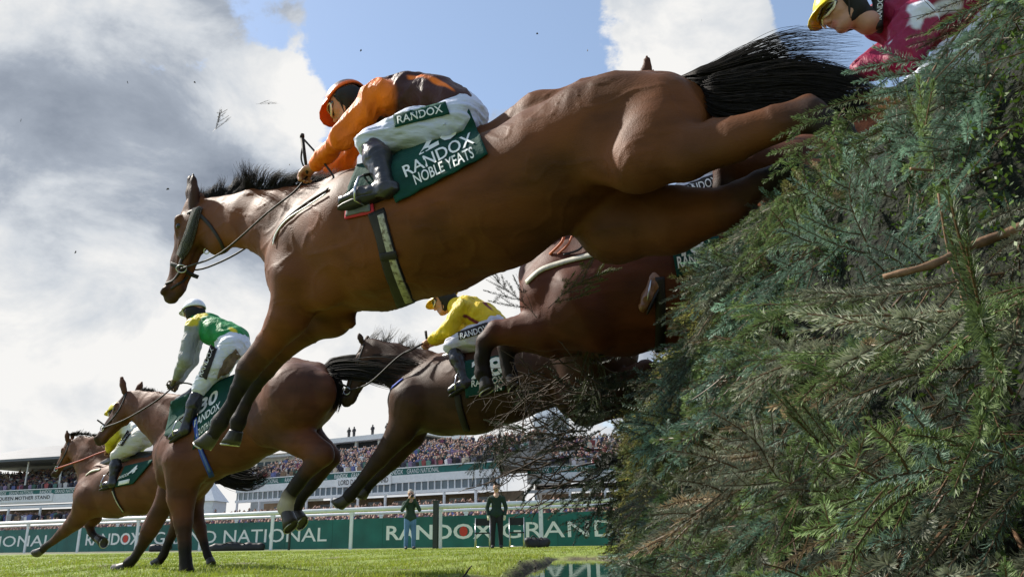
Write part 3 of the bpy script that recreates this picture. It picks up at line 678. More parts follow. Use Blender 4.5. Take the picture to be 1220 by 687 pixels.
# ------------------------------------------------------------------ spruce fence
FH = 1.62
def face_base(y): return .25 + .118 * y
def face_top(y): return face_base(y) + .17 + 1.7 * math.exp(-y / 1.3)
def face(y, t):
    x = face_base(y) * (1 - t) + face_top(y) * t - .10 * math.sin(math.pi * t) * min(1, y / 3)
    x += .05 * math.sin(2.7 * y + 4 * t) + .035 * math.sin(6.1 * y - 5 * t + 1)
    return np.array([x, y, t * (FH + .06 * math.sin(1.9 * y) + .04 * math.sin(5 * y + 2))])
def face_n(y, t):
    a = face(y + .05, t) - face(y - .05, t); b = face(y, t + .03) - face(y, t - .03); n = unit(np.cross(b, a)); return n if n[0] < 0 else -n
M['needles'] = mat('spruce_needles', attr='col', rough=.5, var=.22, vscale=9, trans=.25, spec=.35)
M['bark'] = mat('twig_bark', (.20, .115, .065), .8, var=.3, vscale=40, bump=.4, bscale=90)
M['bark_dark'] = mat('dark_twig_bark', (.07, .05, .035), .8, var=.3, vscale=40)
def needles(P, T, col, rng, length=.017, width=.0017, dens=520, tip=1.75, flat=1.1):
    "P polyline (k,3), T the sheet normal; returns verts, quads, colours of needles on both sides of a shoot"
    seg = np.diff(P, axis=0); sl = np.linalg.norm(seg, axis=1); tot = sl.sum(); n = max(6, int(tot * dens)); s = np.sort(rng.uniform(0, tot, n)); cs = np.concatenate([[0], np.cumsum(sl)])
    i = np.clip(np.searchsorted(cs, s) - 1, 0, len(seg) - 1); f = (s - cs[i]) / sl[i]; B = P[i] + seg[i] * f[:, None]; D = seg[i] / sl[i][:, None]
    S = np.cross(D, T); S /= np.linalg.norm(S, axis=1, keepdims=True) + 1e-9; U = np.cross(S, D)
    a = rng.choice([0, math.pi], n) + rng.normal(0, .55, n) + np.where(rng.random(n) < .55, rng.uniform(-1.6, 1.6, n), 0)
    rad = S * np.cos(a)[:, None] + U * (np.sin(a) * .9 + .1)[:, None]; e = s / tot
    ang = rng.normal(1.02, .12, n) - .5 * e ** 3; dirn = D * np.cos(ang)[:, None] + rad * np.sin(ang)[:, None]
    l = length * rng.uniform(.75, 1.15, n) * (1 - .35 * e ** 4); w_ = np.cross(dirn, D); w_ /= np.linalg.norm(w_, axis=1, keepdims=True) + 1e-9; w_ = w_ * (width * .5)
    tp = B + dirn * l[:, None]; md = B + dirn * (l * .5)[:, None] + D * (l * .04)[:, None]
    V = np.stack([B - w_ * .5, md - w_, tp, md + w_], 1).reshape(-1, 3); ix = np.arange(n)[:, None] * 4 + np.arange(4)
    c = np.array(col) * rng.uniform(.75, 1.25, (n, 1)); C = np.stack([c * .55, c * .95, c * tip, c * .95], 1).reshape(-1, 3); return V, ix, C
def tube_np(P, r0, r1, n=5):
    mb = MB(); mb.tube(list(P), list(np.linspace(r0, r1, len(P))), n, cap=False); return np.array(mb.v), np.array(mb.f)
def spray(seed, Ln=.38, col=(.08, .14, .11), lod=0, side=11, bare=.0, barkc=(.15, .09, .05), tipc=None):
    "one spruce branch lying along +x, its sheet facing +z"
    rng = np.random.default_rng(seed); Vs, Fs, Cs = [], [], []; off = 0
    def add(v, f, c):
        nonlocal off
        Vs.append(v); Fs.append(f + off); Cs.append(np.broadcast_to(c, v.shape)); off += len(v)
    k = 9; t = np.linspace(0, 1, k); b1, b2 = rng.normal(0, .07, 2)
    P = np.stack([Ln * t, b1 * Ln * t ** 2 * 2 + .012 * np.sin(t * 7 + seed), -.16 * Ln * t ** 2 + b2 * Ln * t ** 2], 1); T = np.array([0, 0, 1.0])
    dens = (980, 620, 260)[lod]; wd = (.0024, .0036, .0070)[lod]; nl = (.0215, .024, .029)[lod]; n = (5, 4, 3)[lod]
    v, f = tube_np(P, .0030, .0012, n); add(v, f, barkc)
    if bare < .95: add(*needles(P[int(1 + 5 * bare):], T, col, rng, nl, wd, dens))
    for j in range(side):
        u = .12 + .84 * j / side + rng.normal(0, .015); sg = 1 if j % 2 else -1; q = u * (k - 1); i = int(min(q, k - 2)); B = P[i] + (P[i + 1] - P[i]) * (q - i)
        l = Ln * (.50 * (1 - u) + .20) * rng.uniform(.65, 1.2); an = rng.normal(.78, .16) * sg; d = np.array([math.cos(an), math.sin(an), rng.normal(0, .15)]); tt = np.linspace(0, 1, 6)[:, None]
        Q = B + d * l * tt + np.array([.25 * l, 0, -.12 * l]) * tt ** 2; v, f = tube_np(Q, .0022, .0010, max(3, n - 1)); add(v, f, barkc)
        cc = np.array(col) * rng.uniform(.8, 1.2)
        if tipc is not None and rng.random() < .4: cc = np.array(tipc)
        if rng.random() >= bare: add(*needles(Q, T, cc, rng, nl, wd, dens))
        if l > .09 and lod < 2:
            for s2 in (-1, 1):
                if rng.random() < .4:
                    b = Q[2 + int(s2 > 0)]; a2 = an + s2 * .8; l2 = l * rng.uniform(.3, .45); q2 = b + np.array([math.cos(a2), math.sin(a2), -.1]) * l2 * np.linspace(0, 1, 4)[:, None]
                    v, f = tube_np(q2, .0015, .0008, 3); add(v, f, barkc)
                    if rng.random() >= bare: add(*needles(q2, T, cc, rng, nl, wd, dens))
    return np.vstack(Vs), np.vstack(Fs), np.vstack(Cs)
def orient(d, nrm, roll=0.0):
    x = unit(d); z = unit(nrm - x * np.dot(nrm, x)); y = np.cross(z, x); z2 = z * math.cos(roll) + y * math.sin(roll); return np.stack([x, np.cross(z2, x), z2], 1)
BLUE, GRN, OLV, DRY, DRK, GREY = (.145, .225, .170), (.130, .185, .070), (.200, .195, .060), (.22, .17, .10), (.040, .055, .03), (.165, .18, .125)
SIL = np.array([(1175, -60), (1146, 0), (1101, 55), (1056, 92), (1015, 140), (985, 178), (935, 205), (898, 228), (872, 262), (835, 292), (822, 330), (805, 400), (770, 450), (745, 500), (738, 560), (740, 720)], float)
def outside(P, m=0):
    q = P - CAM; z = q @ F_
    if z < .2 or P[1] < .5: return False
    x, yy = PW / 2 + q @ R_ / z * FPX, PH / 2 - q @ U_ / z * FPX
    return -80 < yy and x < np.interp(yy, SIL[:, 1], SIL[:, 0]) + m + 6 * math.sin(yy * .11)
def push(P, m=0):
    "the crest leans away where horses have worn it down: move the point back until it lies inside the worn outline"
    P = np.array(P, float)
    for _ in range(40):
        if not outside(P, m): break
        P[0] += .03; P[2] -= .006
    return P
def build_fence():
    r = root('spruce_fence', face(5, 0) + [.4, 0, 0], 'tall steeplechase fence dressed with blue green spruce branches filling the right side', 'fence')
    ys = np.concatenate([np.linspace(-.6, 4, 50), np.linspace(4.1, 14.8, 70)]); ts = np.linspace(0, 1, 22); V = []
    prof = len(ts) + 3
    for y in ys:
        for t in ts:
            P = push(face(y, t), 22); n = face_n(y, t); d = .13 + .035 * math.sin(9 * y + 7 * t) + .03 * math.sin(17 * y - 13 * t); V.append(P - n * d)
        T = push(face(y, 1) + [0, 0, -.1], 26); V += [T + [.25, 0, -.03], T + [.85, 0, -.08], [T[0] + 1.2, y, 0]]
    Fc = np.array([[j * prof + i, j * prof + i + 1, (j + 1) * prof + i + 1, (j + 1) * prof + i] for j in range(len(ys) - 1) for i in range(prof - 1)])
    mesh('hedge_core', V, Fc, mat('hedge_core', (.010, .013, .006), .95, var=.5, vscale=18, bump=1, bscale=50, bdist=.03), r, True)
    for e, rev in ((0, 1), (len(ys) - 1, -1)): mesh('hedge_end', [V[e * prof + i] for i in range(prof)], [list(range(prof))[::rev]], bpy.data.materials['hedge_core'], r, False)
    # --- prototypes
    protos = {}
    def proto(kind, lod, v):
        key = (kind, lod, v)
        if key not in protos:
            col = dict(blue=BLUE, green=GRN, olive=OLV, dry=DRY, dark=DRK, grey=GREY)[kind]; col = tuple(q * (.7, 1.0, 1.35)[v] for q in col)
            protos[key] = spray(hash(kind) % 50 + v * 11 + lod * 3 if False else sum(map(ord, kind)) + v * 11 + lod * 3, .34 if lod < 2 else .40, col, lod, 8 if lod < 2 else 7, bare=(.5 if kind == 'dry' else .05), tipc=((.14, .20, .07) if kind in ('green', 'blue') and v == 1 else None),
                                barkc=(.05, .04, .03) if kind == 'dark' else (.15, .09, .05))
        return protos[key]
    def kind_for(y, t, P):
        u = RNG.random()
        if y > 4.2: return 'olive' if u < .5 else ('green' if u < .72 else ('dry' if u < .80 else ('grey' if u < .9 else 'blue')))
        if y > 2.6: return 'green' if u < .3 else ('blue' if u < .58 else ('grey' if u < .74 else ('olive' if u < .92 else 'dry')))
        if t < .5: return 'blue' if u < .38 else ('grey' if u < .62 else ('green' if u < .82 else 'dry'))
        return 'blue' if u < .62 else ('grey' if u < .78 else ('green' if u < .93 else 'dry'))
    places = []
    def put(P, d, n, kind, sc, lod, roll=0.0, part=False): places.append((np.asarray(P, float), orient(np.asarray(d, float), np.asarray(n, float), roll) * sc, kind, lod, RNG.integers(0, 3), part))
    def bulk(y0, y1, cnt, lod, sc):
        for _ in range(cnt):
            y = math.exp(RNG.uniform(math.log(y0), math.log(y1))); t = RNG.uniform(-.02, 1.0) ** .85 if False else RNG.uniform(.0, 1.0)
            # a hollow of dark leafy hedge shows through between the sprays on the right
            if y < 1.75 and .42 < t < .66 and RNG.random() < .72: continue
            n = face_n(y, min(max(t, .03), .97)); P = push(face(y, t), 24) - n * RNG.uniform(.02, .12)
            d = n * RNG.uniform(.30, .9) + np.array([RNG.normal(-.15, .25), RNG.normal(-.1, .4), RNG.normal(-.7, .42)])
            if t > .9: d = n * .7 + np.array([RNG.normal(-.3, .3), RNG.normal(0, .4), RNG.normal(.05, .3)])
            put(P, d, n + RNG.normal(0, .3, 3), kind_for(y, t, P), sc * RNG.uniform(.65, 1.15), lod, RNG.normal(0, .5))
    bulk(.75, 2.2, 235, 0, .85); bulk(2.2, 4.2, 300, 1, .9); bulk(4.2, 8.0, 330, 2, .95); bulk(8.0, 14.8, 260, 2, 1.25)
    # the crest, and the long sprays that overhang to the left
    for _ in range(330):
        y = RNG.uniform(1.5, 6.5); P = push(face(y, 1.0), RNG.uniform(10, 40)) + [RNG.uniform(-.0, .25), 0, RNG.uniform(-.08, .0)]; put(P, [RNG.normal(-.35, .5), RNG.normal(-.3, .6), RNG.normal(-.15, .5)], [RNG.normal(0, .4), -.3, 1], kind_for(min(y, 4), 1, P), RNG.uniform(.55, .95) * (.75 if y < 2.4 else 1), 0 if y < 2.2 else 1, RNG.normal(0, .4))
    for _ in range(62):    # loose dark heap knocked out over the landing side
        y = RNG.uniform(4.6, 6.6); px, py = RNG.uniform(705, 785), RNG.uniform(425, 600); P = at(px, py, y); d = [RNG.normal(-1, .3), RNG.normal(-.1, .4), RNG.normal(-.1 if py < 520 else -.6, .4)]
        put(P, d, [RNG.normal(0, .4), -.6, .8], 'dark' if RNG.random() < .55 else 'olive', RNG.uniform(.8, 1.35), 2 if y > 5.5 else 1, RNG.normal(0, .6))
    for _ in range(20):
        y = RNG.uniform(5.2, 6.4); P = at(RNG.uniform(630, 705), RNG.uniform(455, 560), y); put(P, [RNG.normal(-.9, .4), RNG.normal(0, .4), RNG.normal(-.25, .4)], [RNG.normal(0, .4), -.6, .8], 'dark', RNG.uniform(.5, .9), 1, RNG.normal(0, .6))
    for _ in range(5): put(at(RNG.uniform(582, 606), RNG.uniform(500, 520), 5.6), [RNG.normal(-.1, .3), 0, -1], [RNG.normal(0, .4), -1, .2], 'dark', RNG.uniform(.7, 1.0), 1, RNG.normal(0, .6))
    # --- the hundred that show largest are parts, the rest one mass
    def size(p):
        q = p[0] + p[1][:, 0] * .15 - CAM; z = q @ F_
        if z <= .2: return 0
        x, yy = q @ R_ / z * FPX, q @ U_ / z * FPX
        return (np.linalg.norm(p[1][:, 0]) / z) if abs(x) < 620 and abs(yy) < 350 else 0
    heroes = []
    def ok(p):
        for f in (.15, .33):
            if outside(p[0] + p[1][:, 0] * f, -5): return False
        return True
    places = [p for p in places if p[2] == 'dark' or (p[2] == 'olive' and p[0][1] > 4.55 and p[0][1] < 6.6 and p[3] in (1, 2) and p[0][0] < face_base(p[0][1]) + .1 and False) or ok(p)]
    # hero sprays read off the photograph: base px, tip px, depth, kind
    for bx, by, tx, ty, Y, dY, kind, sc in [(1098, 458, 1203, 432, 1.15, -.02, 'blue', 1), (1160, 540, 1222, 522, 1.0, 0, 'blue', 1), (1165, 552, 1235, 560, 1.0, .02, 'blue', 1), (1000, 490, 905, 520, 1.8, -.1, 'blue', 1),
            (985, 520, 1075, 640, 1.5, -.2, 'dry', 1), (1060, 590, 1130, 660, 1.2, -.05, 'blue', 1), (1100, 330, 1080, 395, 1.5, -.05, 'blue', 1), (990, 400, 940, 470, 2.0, -.1, 'blue', 1), (940, 240, 925, 330, 2.4, -.15, 'green', 1), (990, 190, 965, 290, 2.2, -.15, 'green', 1),
            (900, 300, 885, 380, 2.6, -.1, 'green', 1), (1130, 60, 1075, 130, 1.75, -.1, 'blue', 1), (1200, 150, 1120, 195, 1.35, -.05, 'blue', 1), (1220, 90, 1130, 120, 1.45, -.05, 'blue', 1), (1210, 210, 1150, 280, 1.3, -.05, 'blue', 1), (860, 330, 815, 400, 3.0, -.1, 'grey', 1),
            (1030, 470, 930, 440, 1.9, -.1, 'grey', 1), (880, 480, 840, 560, 2.5, -.1, 'olive', 1), (800, 470, 770, 560, 3.6, -.1, 'olive', 1), (1010, 130, 960, 200, 2.3, -.1, 'green', 1), (1085, 100, 1020, 190, 1.9, -.1, 'green', 1), (940, 580, 905, 670, 1.9, -.1, 'green', 1),
            (1150, 600, 1215, 650, 1.0, 0, 'blue', 1), (1080, 500, 1160, 520, 1.2, 0, 'blue', .9), (1040, 560, 975, 610, 1.5, -.1, 'grey', 1)]:
        A = at(bx, by, Y); B = at(tx, ty, Y + dY); ln = np.linalg.norm(B - A); heroes.append((A, orient(B - A, unit(CAM - A) + np.array([0, 0, .4]), RNG.normal(0, .25)) * (ln / .34) * sc, kind, 0, RNG.integers(0, 3), True))
    places.sort(key=size, reverse=True); parts = heroes + places[:100 - len(heroes)]; rest = places[100 - len(heroes):]
    cache = {}
    for P, Rm, kind, lod, v, _ in parts:
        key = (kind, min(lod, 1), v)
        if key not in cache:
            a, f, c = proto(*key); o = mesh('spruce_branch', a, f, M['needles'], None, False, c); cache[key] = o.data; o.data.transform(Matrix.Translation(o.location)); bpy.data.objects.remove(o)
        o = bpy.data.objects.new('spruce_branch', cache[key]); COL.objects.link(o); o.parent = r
        m4 = Matrix.Identity(4)
        for i in range(3):
            for j in range(3): m4[i][j] = float(Rm[i, j])
            m4[i][3] = float(P[i] - top_loc(r)[i])
        o.matrix_local = m4
    Vs, Fs, Cs = [], [], []; off = 0
    for P, Rm, kind, lod, v, _ in rest:
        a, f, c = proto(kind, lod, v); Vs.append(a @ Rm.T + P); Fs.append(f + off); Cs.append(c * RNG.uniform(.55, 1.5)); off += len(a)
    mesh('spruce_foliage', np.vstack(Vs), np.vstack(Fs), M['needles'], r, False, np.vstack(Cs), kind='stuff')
    print('fence faces', sum(len(f) for f in Fs))
    # --- small leathery leaves of the hedge inside
    n = 12000; y = np.exp(RNG.uniform(math.log(.8), math.log(4.0), n)); t = RNG.uniform(.02, .98, n); P = np.array([push(face(a, b), 24) - face_n(a, b) * RNG.uniform(.03, .14) for a, b in zip(y, t)])
    D = RNG.normal(0, 1, (n, 3)); D /= np.linalg.norm(D, axis=1, keepdims=True); S = np.cross(D, RNG.normal(0, 1, (n, 3))); S /= np.linalg.norm(S, axis=1, keepdims=True); l = RNG.uniform(.007, .013, n)[:, None] * (1 + y[:, None] * .15)
    V = np.stack([P, P + D * l * .5 + S * l * .25, P + D * l, P + D * l * .5 - S * l * .25], 1).reshape(-1, 3); c = np.array([.075, .13, .018]) * RNG.uniform(.5, 1.5, (n, 1))
    mesh('hedge_leaves', V, np.arange(n * 4).reshape(n, 4), M['needles'], r, False, np.repeat(c, 4, 0), kind='stuff')
    # --- bare brown branches
    for pts, Y, r0, r1 in [([(1225, 268), (1160, 292), (1110, 315), (1052, 330)], 1.12, .0085, .005), ([(1225, 222), (1160, 208), (1085, 201)], 1.35, .004, .0025), ([(1225, 395), (1170, 345), (1130, 312)], 1.1, .003, .0016),
            ([(1135, 618), (1085, 575), (1040, 545), (985, 515)], 1.3, .0045, .0025), ([(1225, 665), (1190, 600), (1150, 560), (1080, 505)], 1.0, .0035, .0018), ([(1225, 540), (1160, 545), (1110, 560)], .98, .003, .0015),
            ([(1045, 340), (1062, 390), (1090, 440), (1130, 500)], 1.45, .003, .0018), ([(1180, 600), (1185, 540), (1160, 480)], 1.05, .002, .0012), ([(1118, 230), (1130, 300), (1150, 370), (1160, 420)], 1.25, .0022, .0012), ([(905, 505), (940, 500), (975, 498)], 2.2, .006, .004),
            ([(1170, 0), (1120, 70), (1100, 110)], 1.55, .004, .002), ([(1225, 25), (1180, 10)], 1.5, .003, .002), ([(1225, 185), (1190, 195), (1145, 215)], 1.3, .0035, .002), ([(900, 590), (950, 470), (965, 420)], 2.2, .003, .002), ([(860, 430), (835, 480), (820, 540)], 3.0, .004, .002)]:
        Q = catmull([at(a, b, Y + .03 * math.sin(i * 2.1)) for i, (a, b) in enumerate(pts)], 6); mb = MB(); mb.tube(list(Q), [w_ * (1 + .12 * math.sin(i * 1.7)) for i, w_ in enumerate(np.linspace(r0, r1, len(Q)))], 7); mb.build('bare_branch', M['bark'], r, True)
    for _ in range(60):
        mb = MB(); y = RNG.uniform(5.0, 6.4); p = at(RNG.uniform(640, 740), RNG.uniform(430, 575), y); d = unit([RNG.normal(-1, .25), RNG.normal(0, .3), RNG.normal(-.05, .4)]); Q = [p]
        for k in range(8): d = unit(d + RNG.normal(0, .22, 3)); Q.append(Q[-1] + d * RNG.uniform(.05, .085))
        mb.tube(Q, list(np.linspace(.006, .002, len(Q))), 4, cap=False)
        for k in range(2, 8, 1):
            if RNG.random() < .8:
                e = unit(d + RNG.normal(0, .9, 3)); mb.tube([Q[k], Q[k] + e * .07, Q[k] + e * .12 + RNG.normal(0, .03, 3)], [.003, .002, .001], 4, cap=False)
        mb.build('bare_twig', M['bark_dark'], r, True)
    return r
build_fence()
def loose_sprig(name, A, B, col, label, bare, seed, group=None, width=1.0):
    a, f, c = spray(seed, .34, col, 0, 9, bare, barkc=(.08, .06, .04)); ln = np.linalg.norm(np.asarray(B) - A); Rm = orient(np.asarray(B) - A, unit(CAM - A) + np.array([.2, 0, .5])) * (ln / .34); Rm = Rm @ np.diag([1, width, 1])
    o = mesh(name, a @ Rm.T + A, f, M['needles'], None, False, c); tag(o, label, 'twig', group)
loose_sprig('spruce_twig', at(652, 366, 3.55), at(722, 308, 3.5), (.10, .14, .03), 'green spruce sprig flying before the chest of the reddish bay horse', 0, 5, width=.55)
loose_sprig('spruce_twig', at(640, 378, 3.6), at(586, 326, 3.6), (.03, .04, .035), 'dark bare spruce twig against the sky below the big horse belly', .3, 9, width=.6)
loose_sprig('spruce_twig', at(254, 157, 3.4), at(270, 131, 3.4), (.04, .035, .03), 'tangled dark twig thrown up in the sky left of the orange jockey', .1, 3, width=.55)
loose_sprig('spruce_twig', at(305, 124, 3.4), at(328, 121, 3.4), (.05, .045, .03), 'thin dark sliver of twig high in the sky right of the tangled twig', .9, 4, width=.3)
loose_sprig('spruce_twig', at(700, 380, 5.2), at(705, 480, 5.0), (.06, .08, .03), 'green spruce sprig hanging below the reddish bay horse girth', .1, 6, width=.4)
# ------------------------------------------------------------------ horses
def coat_mat(name, rough=.56):
    m = mat(name, attr='col', rough=rough, var=.22, vscale=9, bump=.45, bscale=170, bdist=.004, sheen=.0, spec=.16, stretch=(.3, 1, 1), dirt=((.16, .12, .08), 55, .70), col2=(.045, .018, .008), c2pos=(.52, 1.1))
    return m
M['coat'] = coat_mat('horse_coat'); M['hair'] = mat('black_hair', (.014, .011, .010), .6, var=.3, vscale=20, spec=.2)
M['hoof'] = mat('hoof', (.045, .038, .032), .4, var=.35, vscale=14, bump=.4, bscale=60); M['eye'] = mat('eye', (.012, .008, .006), .06, spec=.5, var=0)
M['shoe'] = mat('horseshoe', (.50, .49, .47), .35, metal=.9, var=.2, vscale=30)
M['strap'] = mat('dark_strap', (.016, .012, .010), .65, var=.2, bump=.2, bscale=80)
M['cream_strap'] = mat('cream_strap', (.55, .52, .42), .6, var=.15, vscale=30, bump=.3, bscale=90)
M['cloth'] = mat('green_saddle_cloth', (.008, .055, .042), .85, var=.2, vscale=8, bump=.5, bscale=45, bdist=.01, spec=.2)
M['blue_web'] = mat('blue_webbing', (.02, .06, .38), .7, var=.15); M['red_pad'] = mat('red_edging', (.50, .02, .04), .6, var=.1)
BAY = (.132, .044, .012); BAY_RED = (.100, .029, .013); BAY_DK = (.058, .026, .014); BLK = (.016, .012, .010); SOCK = (.42, .36, .28); TANN = (.20, .085, .030)
def mixc(a, b, t): return tuple(a[i] * (1 - t) + b[i] * t for i in range(3))

def head(s, poll, muz, coat, lat0=0.0, jaw=1, eye=True, dark=.0):
    """poll and muzzle tips in px; jaw = +1 when the jaw lies on the right of the poll-to-muzzle line"""
    fr = s.fr; A = fr.w(*poll, lat0); B = fr.w(*muz, lat0); Lh = np.linalg.norm(B - A); X = unit(B - A); Yv = unit(np.cross(fr.n, X)) * jaw
    # make sure that Yv points at the throat side
    Nn = fr.n; P = lambda a, t, l=0.0: A + X * a * Lh + Yv * t * Lh + Nn * l * Lh
    MZ = mixc(coat, BLK, .75)
    def c(a, b, ra, rb, k=.05, sq=.62, col=coat, sub=False): s.cap(a, b, ra * Lh, rb * Lh, k * Lh, sq, col, sub)
    c(P(.07, .13), P(.30, .13), .135, .150, .06, .60)          # skull
    c(P(.30, .12), P(.62, .105), .140, .098, .07, .55)         # face
    c(P(.62, .105), P(.86, .105), .098, .082, .06, .62, mixc(coat, BLK, .25))
    c(P(.86, .10), P(.955, .095), .085, .066, .05, .80, MZ)    # nose
    c(P(.97, .155), P(.95, .13), .045, .050, .04, .95, MZ)     # upper lip
    c(P(.88, .215), P(.92, .205), .048, .040, .03, .85, MZ)    # chin
    for sd in (-1, 1):
        c(P(.27, .24, .075 * sd), P(.37, .25, .07 * sd), .150, .125, .07, .36)      # cheek
        c(P(.38, .27, .045 * sd), P(.84, .20, .035 * sd), .070, .038, .05, .60, mixc(coat, BLK, .2))
        c(P(.24, .085, .115 * sd), P(.36, .10, .100 * sd), .045, .030, .04, .55)    # brow
        c(P(.42, .145, .085 * sd), P(.66, .155, .060 * sd), .016, .010, .03, .8)    # facial crest
        c(P(.93, .075, .075 * sd), P(.90, .10, .080 * sd), .036, .034, .03, .7, MZ) # nostril rim
        c(P(.945, .072, .112 * sd), P(.915, .105, .112 * sd), .015, .011, .012, 1, None, True)
        c(P(.305, .115, .165 * sd), P(.315, .12, .165 * sd), .034, .034, .02, .8, None, True)
        c(P(.99, .175, .06 * sd), P(.88, .178, .09 * sd), .006, .006, .012, 1, None, True)    # mouth line
    return dict(A=A, B=B, X=X, Y=Yv, L=Lh, P=P)
def eyes(r, h, m=None):
    for sd in (1, -1):
        c = h['P'](.300, .112, .105 * sd); mb = MB(); R_e = .036 * h['L']
        V, Fc = [], []
        for i in range(9):
            for j in range(14):
                th = math.pi * i / 8; ph = 2 * math.pi * j / 14; V.append(c + R_e * np.array([math.sin(th) * math.cos(ph), math.sin(th) * math.sin(ph), math.cos(th)]))
        for i in range(8):
            for j in range(14): Fc.append([i * 14 + j, i * 14 + (j + 1) % 14, (i + 1) * 14 + (j + 1) % 14, (i + 1) * 14 + j])
        mesh('eye', V, Fc, M['eye'], r)
def ear(s, base, tip, lat, wpx, coat):
    "cupped leaf-shaped ear as its own solid blended on"
    A = s.fr.w(*base, lat); B = s.fr.w(*tip, lat * 1.15); m = mpp(A); d = B - A
    s.cap(A, A + d * .42, wpx * .42 * m, wpx * .5 * m, .012, .55, coat); s.cap(A + d * .42, A + d * .78, wpx * .5 * m, wpx * .27 * m, .012, .5, coat); s.cap(A + d * .78, B, wpx * .27 * m, wpx * .05 * m, .01, .6, mixc(coat, BLK, .6))
    q = s.fr.n * wpx * .42 * m + s.fr.u * wpx * .1 * m
    s.cap(A + d * .3 + q, A + d * .75 + q, wpx * .12 * m, wpx * .07 * m, .01, .6, None, True)
def leg(s, pts, lat, coat, black_from=2, k=.018, sq=.8, sock=None, lat2=None):
    "pts (px,py,r) from shoulder / stifle to fetlock and pastern; darkens from the given joint down"
    n = len(pts); lats = [lat + ((lat2 - lat) * i / (n - 1) if lat2 is not None else 0) for i in range(n)]
    W = [(s.fr.w(p[0], p[1], l), 0) for p, l in zip(pts, lats)]; W = [(w_[0], p[2] * mpp(w_[0])) for w_, p in zip(W, pts)]
    for i in range(n - 1):
        c = coat if i < black_from - 1 else (mixc(coat, BLK, .6) if i == black_from - 1 else BLK)
        if sock is not None and i >= sock: c = SOCK
        s.cap(W[i][0], W[i + 1][0], W[i][1], W[i + 1][1], (k * .55 if i >= black_from - 1 else k) if i > 1 else k * (3 if i == 0 and lat == .19 else 2), sq, c)
        if i >= black_from and np.linalg.norm(W[i + 1][0] - W[i][0]) > 4 * W[i][1]:     # tendon behind the cannon
            t = unit(W[i + 1][0] - W[i][0]); q = unit(np.cross(s.fr.n, t)); q = q if np.dot(q, -s.fr.u) > 0 else -q
            s.cap(W[i][0] + q * W[i][1] * .75, W[i + 1][0] + q * W[i + 1][1] * .6, W[i][1] * .45, W[i + 1][1] * .6, .008, .8, c)
    return W
def hoof(r, fr, top, toe, rad, lat, sole=1.0, shoe=True, nm='hoof'):
    "a horse hoof from the coronet to the toe (px), open horseshoe under the sole"
    A = fr.w(*top, lat); B = fr.w(*toe, lat); m = mpp(A); ax = unit(B - A); H = np.linalg.norm(B - A); f = unit(np.cross(ax, fr.n)); f = f if np.dot(f, fr.u) > 0 else -f
    n = 18; V = []; R0_, R1_ = rad * m * .86, rad * m * 1.16
    for k, (t, rr, sh) in enumerate([(-.1, R0_ * .93, 0), (0, R0_, 0), (.5, (R0_ + R1_) / 2, .12), (1.0, R1_, .28)]):
        for j in range(n):
            a = 2 * math.pi * j / n; sq = .86 if math.cos(a) > 0 else .92
            V.append(A + ax * H * (t - (.22 * (1 - math.cos(a)) * .5 if t >= 1 else 0)) + f * (math.cos(a) * rr * sq + sh * rr) + fr.n * math.sin(a) * rr * .92)
    b0 = 3 * n; cen = np.mean(V[b0:], axis=0) - ax * H * .12
    V += [cen + (np.array(V[b0 + j]) - cen) * .72 - ax * H * .02 for j in range(n)] + [cen]
    Fc = [[k * n + j, k * n + (j + 1) % n, (k + 1) * n + (j + 1) % n, (k + 1) * n + j] for k in range(4) for j in range(n)] + [[4 * n + j, 4 * n + (j + 1) % n, 5 * n] for j in range(n)] + [list(range(n))[::-1]]
    o = mesh(nm, V, Fc, M['hoof'], r, True)
    if shoe:
        mb = MB(); bp = [np.array(V[b0 + j]) * .90 + cen * .10 + ax * .006 for j in range(n)]; order = list(range(4 - n // 2 + n // 2 - 4, 0)) + list(range(0, 1))
        seq = [bp[j % n] for j in range(-7, 8)]; mb.tube(seq, .0058, 6); mb.build('horseshoe', M['shoe'], o, True)
    return o
def hair(name, r, roots, dirs, length, n, rad, curl=.25, m=None, k=9, clump=12, grav=(0, 0, -.1), spread=.15, seed=1, parent=None):
    "roots: polyline world points; dirs: matching directions; strands bend towards grav and cling in locks"
    rng = np.random.default_rng(seed); roots = np.asarray(roots, float); dirs = np.asarray(dirs, float); R_q = len(roots) - 1
    lock_u = rng.random(clump); lock_off = rng.normal(0, spread, (clump, 3)); lock_len = rng.uniform(.65, 1.15, clump); P = np.zeros((n, k, 3))
    for i in range(n):
        j = rng.integers(0, clump); u = np.clip(lock_u[j] + rng.normal(0, .5 / clump), 0, .999) * R_q; a = int(u); f = u - a
        B = roots[a] * (1 - f) + roots[a + 1] * f + rng.normal(0, .006, 3); D = unit(dirs[a] * (1 - f) + dirs[a + 1] * f + lock_off[j] + rng.normal(0, spread * .35, 3)); l = (length if np.isscalar(length) else np.interp(u, range(len(length)), length)) * lock_len[j] * rng.uniform(.75, 1.1)
        ph = rng.uniform(0, 6.28); side = unit(np.cross(D, [.2, .5, .8])); wob = curl * l * .12
        for q in range(k):
            t = q / (k - 1); P[i, q] = B + D * l * t + np.array(grav) * l * t * t + side * wob * math.sin(t * 4.5 + lock_u[j] * 9) * t + rng.normal(0, .0015, 3)
    rr = rad * np.linspace(1, .25, k)[None] * rng.uniform(.7, 1.3, (n, 1)); V, Fq = strands(P, rr)
    return mesh(name, V, Fq, m or M['hair'], r, True)
